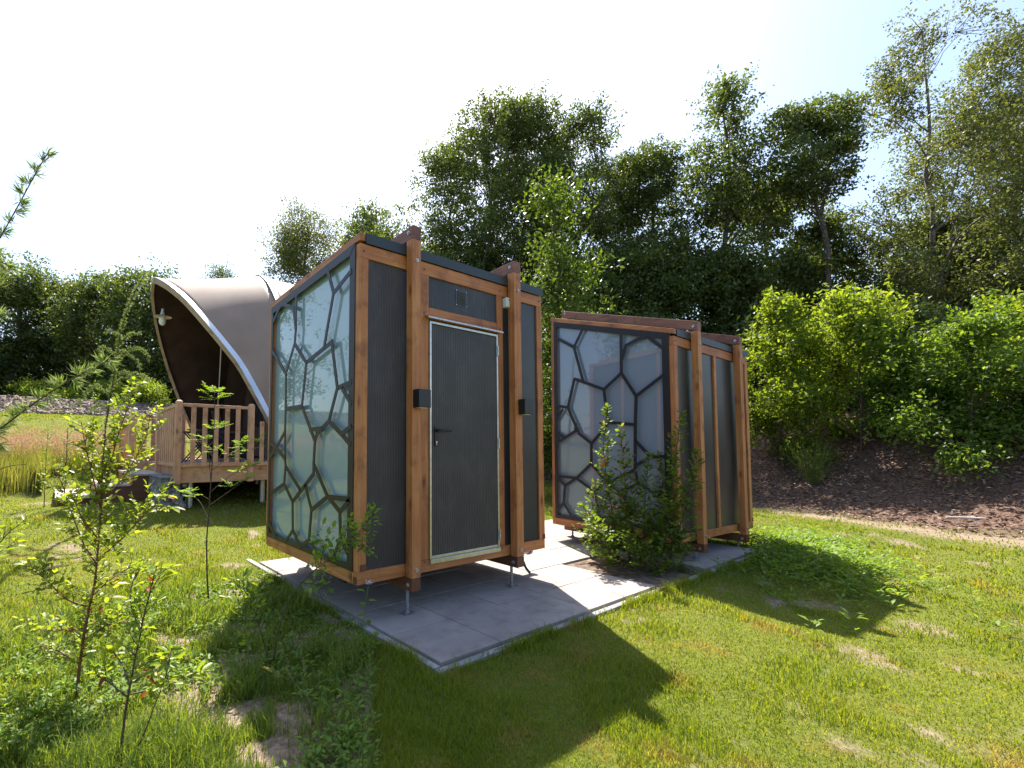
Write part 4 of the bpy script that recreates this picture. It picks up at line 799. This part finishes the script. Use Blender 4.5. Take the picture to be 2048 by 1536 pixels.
# trees that only show as reflections in the glass
for i, (x, y, hh) in enumerate(((-19, 9, 10), (-22, 16, 12), (-17, 24, 11), (-25, 3, 10), (-9, 26, 10))):
    tree('far_tree', ['leafy tree left of the frame, mirrored in the milky glass', 'tallest leafy tree left of the frame, mirrored in the glass', 'leafy tree beyond the far left lawn, outside the frame', 'leafy tree farthest out to the left, outside the frame', 'leafy tree behind the rubble heap, left of the frame'][i], 'tree', 0, 0, 0, 0, OAKY, BARK, .2, .1, 90, sub=4, lps=22, ls=.24, csz=.9, world=(x, y), H=hh, R=3.0, group='trees mirrored in the glass')
tree('hazel_tree', 'bright young tree standing between the cabins in front of the oaks', 'tree', 1130, 12.5, 388, 84, MIDG, BARK, .06, .04, 150, lps=17, ls=.13, shape='cone', csz=.5, shoots=16)
tree('hazel_tree', 'bright low bush seen through the gap between the cabins', 'bush', 1110, 13.5, 640, 55, MIDG, BARK, .05, .03, 110, lps=22, ls=.11, shape='shrub', csz=.35)
BRUSH = leafmat('feathery bush leaves', [(.15, (.05, .10, .018)), (.5, (.10, .17, .03)), (.85, (.17, .24, .055))], .5)
G5 = 'bright green bushes on the bank'
L5 = ['bright bush next to the glass cabin corner', 'largest yellow-green bush in the middle of the bank', 'bright bush between the big middle bush and the feathery one', 'feathery green bush nearest to the camera on the right', 'bright bush cut by the right edge of the picture', 'leafy bush high on the bank behind the middle bush', 'small bush low on the bank at the right edge']
for (px, yt, hw, D, m_), lb in zip(((1560, 612, 78, 12.9, HAZEL), (1715, 588, 108, 11.8, HAZEL), (1835, 715, 70, 11.2, BRUSH), (1935, 655, 112, 9.6, BRUSH), (2045, 585, 90, 11.0, HAZEL), (1640, 640, 75, 14.2, HAZEL), (2060, 770, 80, 9.3, BRUSH)), L5):
    tree('bank_bush', lb, 'bush', px, D, yt, hw, m_, TWIG, .03, (.15 if D > 10.5 else .02), 240, sub=4, lps=15, ls=.0098*D, shape='shrub', csz=.28, group=G5, flat=1.2, shoots=26)
# broom on the bank
def broom(px, D, h, label):
    p = at(px, 900, D); x0, y0 = p[0], p[1]; r_ = empty('broom_shrub', (x0, y0, float(gz(x0, y0))-.03)); tag(r_, label, 'shrub')
    sg = []; P_ = []; D_ = []
    for i in range(90):
        a = RNG.uniform(0, 6.28); e = RNG.uniform(.1, .55); q = np.array([math.cos(a)*e*h, math.sin(a)*e*h, h*RNG.uniform(.5, 1)]); c = curve((0, 0, 0), q, 8, .06); sg.append((c, np.linspace(.006, .002, 8)))
        for t in range(26): k_ = RNG.integers(2, 8); P_.append(c[k_]+RNG.normal(size=3)*.012); D_.append([q[0]*.3, q[1]*.3, h])
    tubes('stem', sg, TWIGG, r_, 4); P_ = np.array(P_); leaves('foliage', P_, np.array(D_)+RNG.normal(size=(len(P_), 3))*.25, rdir(len(P_)), .05, .22, HAZEL, TP_DIA, r_)
broom(1622, 11.6, 1.15, 'dark broom shrub with upright switches low on the bank')
pz = at(1940, 1043, min(np.arange(6.8, 10, .05), key=lambda d_: abs(at(1940, 1043, d_)[2]-float(gz(*at(1940, 1043, d_)[:2]))))); m = MB(); x, y = pz[0], pz[1]; z = float(gz(x, y))+.03
m.tube([(x-.16, y+.26, z+.02), (x, y, z+.02), (x+.13, y-.27, z+.02)], [.016, .02, .014], 7); tag(m.build('stick', noisy(mat('bleached wood', rough=.8), (.5, .44, .38), (.66, .6, .52), 12)), 'pale bare stick lying at the foot of the bank', 'stick')
# ------------------------------------------------------------------ young plants modelled from stems
def wp(pts, D):      # stem polyline -> world, with slight depth variation
    out = []
    for p in pts: out.append(at(p[0], p[1], D+(p[2] if len(p) > 2 else 0)))
    return np.array(out)
def resample(P_, step):
    s = np.concatenate([[0], np.cumsum(np.linalg.norm(np.diff(P_, axis=0), axis=1))]); n = max(4, int(s[-1]/step)); t = np.linspace(0, s[-1], n)
    # smooth with catmull-like cosine blend
    return np.stack([np.interp(t, s, P_[:, i]) for i in range(3)], -1), t/s[-1], s[-1]
def smooth(P_, k=2):
    for _ in range(k): Q = P_.copy(); Q[1:-1] = (P_[:-2]+2*P_[1:-1]+P_[2:])/4; P_ = Q
    return P_
def plant(name, label, cat, stems, base_r, leafm, bark, twig=(.06, .14), tstep=.045, lstep=.016, ls=.04, lw=.6, start=.15, tp=TP_LEAF, dead=0, group=None, tw_end=1.0, upb=.35, hang=0.0, droop=0):
    root = empty(name, tuple(stems[0][0][0])); tag(root, label, cat, group); o = np.array(stems[0][0][0]); sg = []; LP = []; LD = []; LN = []
    for P0, r0, st in stems:
        P_, t, L_ = resample(np.asarray(P0), .02); P_ = smooth(P_, 6)+np.cumsum(RNG.normal(0, .0006, P_.shape), 0); sg.append((P_-o, r0*(1-t*.8)+.0008))
        n = max(1, int(L_/tstep)); side = 1
        for i in range(n):
            u = st+(1-st)*(i+RNG.random())/n; k = min(len(P_)-2, int(u*(len(P_)-1))); d = unit(P_[k+1]-P_[k]); a = RNG.uniform(0, 6.28)
            rd = RNG.normal(size=3); rd -= rd.dot(d)*d; rd = unit(rd); q = unit(d*RNG.uniform(.3, .9)+rd+np.array([0, 0, upb])); ln = RNG.uniform(*twig)*(1-(1-tw_end)*u)
            if u > .9: ln *= .6
            c = curve(P_[k], P_[k]+q*ln, 5, .06, droop); sg.append((c-o, np.linspace(.0016+r0*.12, .0008, 5)))
            m = max(2, int(ln/lstep)); 
            for j in range(m):
                f = (j+.8)/m; p = c[0]+(c[-1]-c[0])*f; side = -side; s_ = unit(np.cross(q, [0, 0, 1])+RNG.normal(size=3)*.15)*side
                if j == m-1: s_ = q*1.5
                LP.append(p); LD.append(q*.55+s_+np.array([0, 0, -hang])+RNG.normal(size=3)*.22); LN.append(np.array([0, 0, 1.])+RNG.normal(size=3)*.45)
    tubes('stem', sg, bark, root, 6)
    LP, LD, LN = np.array(LP)-o, np.array(LD), np.array(LN); sz = RNG.uniform(.6, 1.2, len(LP))*ls
    if dead:
        k = RNG.random(len(LP)) < dead; leaves('dead_leaves', LP[k], LD[k]-np.array([0, 0, .6]), LN[k], sz[k], lw, DEADL, tp, root); LP, LD, LN, sz = LP[~k], LD[~k], LN[~k], sz[~k]
    leaves('foliage', LP, LD, LN, sz, lw, leafm, tp, root)
    return root
def ground_at(px, py, D):      # first point of a stem dropped on the terrain
    p = at(px, py, D); p[2] = float(gz(p[0], p[1]))-.01; return p
# hornbeam sapling, left
D = 2.62
def S_(pts, r, st, D=D): return (wp(pts, D), r, st)
hs = [S_([(152, 1415), (160, 1330), (172, 1250), (190, 1170), (198, 1090), (204, 1010), (206, 930, .02), (212, 860, .03)], .009, .12),
      S_([(205, 1000), (228, 900, .05), (246, 840, .08), (262, 795, .1), (275, 760, .1)], .0045, .1), S_([(204, 1030), (185, 950, -.04), (168, 890, -.08), (160, 845, -.1)], .0045, .1),
      S_([(195, 1130), (165, 1085, .05), (140, 1020, .1), (118, 955, .14), (105, 935, .15)], .005, .15), S_([(196, 1120), (240, 1080, -.1), (285, 1030, -.15), (330, 985, -.2)], .0045, .2),
      S_([(180, 1215), (130, 1200, -.05), (95, 1160, -.1), (50, 1130, -.12)], .005, .25), S_([(172, 1255), (120, 1262, .1), (80, 1262, .12), (50, 1245, .14)], .004, .2),
      S_([(186, 1190), (230, 1150, .12), (262, 1135, .2), (290, 1120, .22)], .004, .2), S_([(160, 1330), (115, 1300, -.1), (75, 1290, -.12)], .0035, .2), S_([(168, 1280), (215, 1250, -.1), (262, 1245, -.14)], .0035, .2), S_([(198, 1080), (165, 1040, -.1), (145, 990, -.12)], .0035, .2), S_([(203, 1000), (245, 960, .1), (262, 930, .12), (290, 880, .14), (300, 820, .16)], .0035, .2)]
hs[0][0][0][2] = float(gz(*hs[0][0][0][:2]))-.02
plant('hornbeam_sapling', 'bushy young hornbeam with many side twigs and rusty dead leaves, left foreground', 'sapling', hs, .009, HORN, REED, (.05, .14), .02, .0125, .038, .72, .06, dead=.02)
# rowan sapling with pinnate leaves
D = 4.2
def pinnate(name, label, stems, ends, bark, leafm, rl=.12, ll=.035, pairs=6):
    root = empty(name, tuple(stems[0][0][0])); tag(root, label, 'sapling'); o = np.array(stems[0][0][0]); sg = []; LP = []; LD = []; LN = []
    for P0, r0 in stems: P_, t, L_ = resample(np.asarray(P0), .03); sg.append((smooth(P_, 5)-o, r0*(1-t*.75)+.001))
    for e, nn_ in ends:
        for i in range(nn_):
            a = RNG.uniform(0, 6.28); q = unit(np.array([math.cos(a), math.sin(a), RNG.uniform(-.1, .9)])); c = curve(e, e+q*rl*RNG.uniform(.7, 1.2), 7, .05, .06, .1); sg.append((c-o, np.linspace(.0012, .0006, 7))); ref = unit(np.cross(q, [0, 0, 1]))
            for k_ in range(pairs):
                f = .25+.7*k_/(pairs-1); p = c[0]+(c[-1]-c[0])*f+np.array([0, 0, .004])
                p = np.array([np.interp(f*6, range(7), c[:, w_]) for w_ in range(3)])
                for s_ in (-1, 1): LP.append(p); LD.append(q*.45+ref*s_+RNG.normal(size=3)*.1); LN.append(np.array([0, 0, 1.])+RNG.normal(size=3)*.25)
            LP.append(c[-1]); LD.append(q); LN.append(np.array([0, 0, 1.]))
    tubes('stem', sg, bark, root, 6); LP = np.array(LP)-o; leaves('foliage', LP, np.array(LD), np.array(LN), RNG.uniform(.8, 1.15, len(LP))*ll, .42, leafm, TP_LEAF, root)
rs = [(wp([(418, 1208), (414, 1150), (413, 1080), (418, 1020), (421, 980), (424, 930), (427, 880), (429, 830), (429, 785)], D), .007),
      (wp([(421, 985), (445, 962, .05), (470, 945, .08), (498, 935, .1)], D), .003), (wp([(420, 1010), (455, 985, -.05), (490, 960, -.1)], D), .003), (wp([(417, 1040), (400, 1000, .05), (385, 990, .08), (368, 988, .1)], D), .003),
      (wp([(424, 940), (455, 915, .1), (480, 890, .15), (508, 885, .2)], D), .003), (wp([(422, 965), (418, 920, -.05), (415, 880, -.08)], D), .003), (wp([(420, 1000), (395, 985, -.1), (375, 980, -.12)], D), .0025)]
rs[0][0][0][2] = float(gz(*rs[0][0][0][:2]))-.02
ends = [(rs[0][0][-1], 9), (at(430, 800, D), 5), (at(428, 860, D), 5), (at(416, 880, D-.08), 4), (at(425, 905, D), 3)]
for p in ((470, 945, .08), (498, 935, .1), (490, 960, -.1), (465, 975, -.07), (368, 988, .1), (390, 992, .05), (480, 890, .15), (508, 885, .2), (455, 915, .1), (495, 900, .18)): ends.append((at(p[0], p[1], D+p[2]), 4))
pinnate('rowan_sapling', 'slender young rowan with feathery leaflets in front of the tent deck', rs, ends, TWIG, ROWAN)
# cherry sapling in the front
D = 2.0
ch = [S_([(238, 1600), (241, 1500), (250, 1420), (262, 1350), (275, 1290), (290, 1220), (303, 1170), (315, 1128)], .006, .5, D), S_([(262, 1560, .02), (285, 1480), (310, 1410), (328, 1360), (345, 1290)], .003, .6, D),
      S_([(260, 1378), (252, 1340, .03), (240, 1320, .05), (215, 1290, .08)], .003, .5, D), S_([(256, 1395), (225, 1370, -.04), (190, 1350, -.06), (165, 1345, -.08)], .003, .4, D), S_([(262, 1388), (305, 1380, .05), (350, 1365, .1), (410, 1345, .14)], .003, .35, D),
      S_([(268, 1365), (300, 1338, -.05), (340, 1320, -.1)], .003, .3, D), S_([(290, 1220), (300, 1180, .05), (335, 1130, .08)], .0025, .2, D), S_([(280, 1265), (255, 1200, .05), (275, 1130, .08)], .0025, .3, D)]
ch[0][0][0][2] = float(gz(*ch[0][0][0][:2]))-.02; ch[1][0][0] = ch[0][0][0]
plant('cherry_sapling', 'thin dark-stemmed sapling with long bright leaves, nearest to the camera', 'sapling', ch, .006, CHERRY, TWIG, (.03, .07), .026, .019, .060, .44, .25, dead=.02, hang=.35)
# leaning sapling beside the slabs
D = 3.0
ln = [S_([(545, 1332), (555, 1262), (575, 1200, .05), (612, 1152, .1), (660, 1115, .14), (700, 1085, .15), (735, 1045, .15), (750, 1018, .15)], .0045, .52, D), S_([(545, 1330), (525, 1275), (508, 1215, -.05), (480, 1165, -.1)], .004, .45, D), S_([(690, 1092, .15), (690, 1060, .2), (700, 1040, .22)], .002, .1, D), S_([(640, 1128, .12), (650, 1090, .05), (632, 1060, .02)], .002, .2, D), S_([(600, 1165, .1), (640, 1170, .05), (655, 1180, 0)], .002, .3, D), S_([(700, 1088, .15), (725, 1095, .2), (745, 1100, .2)], .002, .3, D)]
ln[0][0][0][2] = float(gz(*ln[0][0][0][:2]))-.02; ln[1][0][0] = ln[0][0][0]
plant('leaning_sapling', 'forked thin sapling leaning over the slab corner in front of the lattice screen', 'sapling', ln, .0045, ROWAN, TWIG, (.05, .12), .024, .022, .05, .62, .35, hang=.25)
# second fresh green sapling left of it
D = 2.9
plant('alder_sapling', 'low leafy sapling with bright green leaves left of the slabs', 'sapling', [S_([(498, 1352), (497, 1270), (490, 1200), (487, 1140)], .003, .3, D), S_([(492, 1230), (470, 1190), (455, 1150)], .002, .3, D), S_([(492, 1240), (515, 1200), (530, 1160)], .002, .3, D)], .003, CHERRY, TWIGG, (.03, .08), .03, .02, .05, .5, .3)
D = 2.35
plant('edge_sapling', 'leafy twig reaching in from the left edge of the picture above the lawn', 'sapling', [S_([(-90, 1330), (-60, 1200), (-20, 1110), (20, 1060), (52, 1040)], .004, .5, D), S_([(-40, 1150), (0, 1100), (40, 1085)], .002, .4, D), S_([(-70, 1230), (-30, 1120), (-5, 1040)], .002, .4, D)], .004, CHERRY, TWIG, (.03, .07), .05, .024, .05, .45, .4, hang=.3)
# white flowered weed by the kerb
D = 3.28
def flower_weed():
    b0 = ground_at(727, 1300, D); r_ = empty('white_flower', tuple(b0)); tag(r_, 'tall weed with a small white flower head beside the kerb', 'wildflower')
    P_ = np.array([b0, at(727, 1250, D), at(731, 1205, D), at(738, 1165, D)])-b0; sg = [(P_, np.array([.0035, .003, .0025, .0018]))]; LP = []; LD = []
    for i in range(16): a = RNG.uniform(0, 6.28); q = np.array([math.cos(a), math.sin(a), RNG.uniform(.2, 1.2)]); ln_ = RNG.uniform(.04, .12); c = curve(P_[0]*.9+P_[1]*.1, unit(q)*ln_+P_[0]+np.array([0, 0, .02]), 4, .05); sg.append((c, [.0018, .0016, .0014, .0012])); LP.append(c[-1]); LD.append(q*[1, 1, .3])
    for (f, a) in ((.35, .5), (.5, 3.2), (.62, 1.8), (.72, 5.0), (.85, 2.6)): p = P_[3]*f; q = np.array([math.cos(a), math.sin(a), .3]); LP.append(p+q*.02); LD.append(q)
    LP = np.array(LP); tubes('stem', sg, TWIGG, r_, 5); leaves('foliage', LP, np.array(LD), np.array([0, 0, 1.])+RNG.normal(size=(len(LP), 3))*.35, RNG.uniform(.05, .085, len(LP)), .8, WEED, TP_LEAF, r_)
    k_ = 60; c = P_[3]; F_ = c+RNG.normal(size=(k_, 3))*np.array([.012, .012, .008]); leaves('flower_head', F_, rdir(k_, .4), rdir(k_, 1), .009, .8, leafmat('white petals', [(.2, (.6, .55, .6)), (.8, (.75, .72, .75))], .3, tcol=(1, 1, 1)), TP_DIA, r_)
flower_weed()
# grass stalks going to seed
st_m = leafmat('straw', [(.2, (.22, .2, .08)), (.8, (.38, .3, .15))], .3)
D = 2.45
def culms():
    for i, (b0, t0, lb) in enumerate((((660, 1440), (528, 1335), 'long thin grass stalk lying low over the bare soil'), ((615, 1400), (572, 1335), 'thin grass stalk with seeds between two others on bare soil'), ((640, 1400), (560, 1290), 'tall thin grass stalk leaning left over the shaded bed'), ((620, 1430), (605, 1320), 'upright thin grass stalk with a brown seed head'), ((700, 1450), (600, 1400), 'short bent grass stalk nearest the turf edge'))):
        g0 = ground_at(b0[0], b0[1], D); e = at(t0[0], t0[1], D+.1*i-.1); r_ = empty('grass_stalk', tuple(g0)); tag(r_, lb, 'grass stalk', 'seeding grass stalks in the bed')
        c = curve((0, 0, 0), e-g0, 9, .04, 0, .05); tubes('stem', [(c, np.linspace(.0018, .0007, 9))], TWIGG, r_, 4); k_ = 40; f = RNG.uniform(.7, 1, k_); P_ = np.stack([np.interp(f*8, range(9), c[:, w_]) for w_ in range(3)], -1)+RNG.normal(size=(k_, 3))*.004
        leaves('seed_head', P_, rdir(k_)*.5+unit(e-g0), rdir(k_), .012, .3, st_m, TP_DIA, r_)
culms()
# ------------------------------------------------------------------ larches
def larch(name, label, stems, tufts, nl, per, D0=None, dense=1.0, wid=.05):
    root = empty(name, tuple(stems[0][0][0])); tag(root, label, 'larch'); o = np.array(stems[0][0][0]); sg = []; LP = []; LD = []
    for P0, r0, lf in stems:
        P_, t, L_ = resample(np.asarray(P0), .012 if nl < .05 else .04); P_ = smooth(P_, 8); sg.append((P_-o, r0*(1-t*.75)+.0006))
        if not lf: continue
        n = int(L_/tufts)
        for i in range(n):
            u = (i+RNG.random()*.6)/n; k = min(len(P_)-2, int(u*(len(P_)-1))); d = unit(P_[k+1]-P_[k]); a = RNG.normal(size=3); a -= a.dot(d)*d; a = unit(a); p = P_[k]+a*r0*.5
            for j in range(per): LP.append(p+RNG.normal(size=3)*nl*.05); LD.append(unit(a*1.0+d*.55+RNG.normal(size=3)*.55))
    tubes('branch', sg, TWIG, root, 6); LP = np.array(LP)-o; LD = np.array(LD); leaves('needles', LP, LD, rdir(len(LP)), RNG.uniform(.6, 1.1, len(LP))*nl, wid, NEED, TP_DIA, root)
D = 1.5
tb = ground_at(-300, 1600, 1.75)
larch('larch_tree', 'young larch just outside the left edge with needle-tufted branches reaching in', [
    (np.array([tb, tb+[0, 0, .8], tb+[.02, .01, 1.6], tb+[.0, .03, 2.3]]), .022, 0),
    (wp([(-300, 1010, .25), (-120, 935, .1), (0, 858), (60, 812), (130, 765), (190, 735), (232, 712)], D), .0042, 1), (wp([(-300, 820, .25), (-90, 600, .1), (0, 476), (40, 405), (72, 345), (102, 296)], D), .0032, 1),
    (wp([(-300, 760, .25), (-80, 660, .1), (-20, 640), (18, 628)], D), .003, 1), (wp([(-300, 700, .25), (-80, 600, .1), (-30, 580), (10, 570)], D), .003, 1), (wp([(-300, 640, .25), (-90, 530, .1), (-20, 515, .1), (28, 535, .1)], D), .003, 1),
    (wp([(-300, 1080, .25), (-120, 980, .1), (-30, 950), (20, 930), (52, 929)], D), .0025, 0), (wp([(-300, 980, .25), (-120, 900, .1), (-40, 880), (15, 890)], D), .003, 1)], .027, .046, 40, wid=.085)
D = 7.0
p0 = ground_at(205, 930, D)
larch('larch_sapling', 'slim young larch with drooping feathery shoots left of the tent steps', [
    (np.vstack([[p0], wp([(210, 860), (222, 790), (233, 720), (242, 660), (262, 600), (292, 542)], D)]), .014, 1),
    *[(wp(q, D), .006, 1) for q in ([(232, 725), (262, 690), (290, 700, .1), (302, 722, .15)], [(238, 690), (262, 662), (285, 668, .1)], [(230, 740), (205, 720), (175, 735), (160, 760)], [(222, 790), (190, 765), (165, 790), (155, 815)], [(225, 770), (255, 750), (285, 745, .2), (300, 765, .2)], [(235, 710), (210, 690), (190, 700)], [(240, 675), (225, 655), (205, 665)], [(218, 820), (195, 800), (178, 830)], [(221, 800), (250, 790), (270, 810)], [(236, 700), (268, 712), (285, 740)], [(228, 750), (250, 735), (262, 760)])]], .017, .055, 16, wid=.13)
D = 8.2
G6 = 'small saplings standing in the tall grass'
for px, yb, yt, lb in ((132, 930, 800, 'thin dark sapling in the middle of the tall grass'), (184, 925, 770, 'small dense sapling at the right end of the tall grass'), (92, 935, 860, 'short leafy sapling in the tall grass nearest the left edge')):
    b0 = at(px, yb, D); b0[2] = float(gz(b0[0], b0[1])); plant('small_sapling', lb, 'sapling', [(np.array([b0, at(px+2, (yb+yt)/2, D), at(px+6, yt, D)]), .008, .15)], .008, WEED, TWIG, (.08, .22), .04, .03, .055, .5, .1, tp=TP_DIA, group=G6)
G7 = 'low shrubs on the rubble heap'
for px, yt, hw, D_, lb in ((128, 790, 26, 26, 'small round shrub on the middle of the rubble heap'), (60, 760, 30, 28, 'light green shrub behind the rubble heap near the left edge'), (215, 770, 40, 27, 'light green shrub at the right end of the rubble heap'), (300, 760, 40, 27, 'shrub beyond the lawn seen past the deck balustrade')):
    tree('low_shrub', lb, 'shrub', px, D_, yt, hw, HAZEL, BARK, .03, .03, 50, sub=4, lps=20, ls=.14, shape='shrub', csz=.4, group=G7)
BUSHL = leafmat('bed bush leaves', [(.15, (.05, .09, .015)), (.5, (.09, .15, .022)), (.85, (.17, .23, .04))], .5, .45)
# leafy bush in the bed between the cabins
D = 5.55
bs = [S_([(1235, 1122), (1228, 1040), (1212, 960, .05), (1206, 890, .05), (1215, 812, .05)], .010, .1, D), S_([(1330, 1160, -.2), (1332, 1080, -.2), (1342, 990, -.15), (1352, 900, -.1), (1362, 822, -.1)], .010, .12, D-.0),
      S_([(1185, 1085, .2), (1182, 1030, .2), (1186, 985, .2), (1192, 960, .2)], .007, .05, D), S_([(1290, 1135, -.1), (1288, 1060, -.1), (1292, 980), (1300, 905)], .009, .08, D), S_([(1332, 1155, -.2), (1352, 1080, -.2), (1378, 990, -.2), (1396, 900, -.2)], .007, .12, D),
      S_([(1225, 1118), (1190, 1060, -.1), (1162, 1005, -.15)], .007, .1, D), S_([(1260, 1128, .1), (1255, 1040, .1), (1250, 960, .1), (1240, 850, .1)], .008, .1, D), S_([(1300, 1135, .2), (1318, 1050, .2), (1325, 960, .2), (1318, 905, .2)], .007, .1, D),
      S_([(1215, 1115, -.3), (1205, 1075, -.35), (1190, 1050, -.4), (1178, 1040, -.4)], .006, .05, D), S_([(1275, 1135, -.4), (1262, 1095, -.45), (1250, 1060, -.5)], .006, .05, D), S_([(1325, 1160, -.3), (1300, 1120, -.4), (1290, 1080, -.4)], .006, .05, D), S_([(1330, 1160, -.2), (1360, 1130, -.3), (1378, 1090, -.3)], .006, .05, D), S_([(1240, 1125), (1232, 1080, .3), (1222, 1030, .3)], .006, .05, D), S_([(1265, 1130), (1270, 1040, -.2), (1276, 990, -.2)], .006, .05, D), S_([(1310, 1140), (1338, 1040, .1), (1350, 1000, .1)], .006, .05, D)]
for b_ in bs: b_[0][0][2] = max(0.0, min(b_[0][0][2], .03))
plant('beech_bush', 'dense leafy bush with thin shoots growing in the bed between the cabins', 'bush', bs, .01, BUSHL, TWIG, (.12, .36), .0155, .024, .062, .66, .04, dead=.02, tw_end=.12, upb=.15)
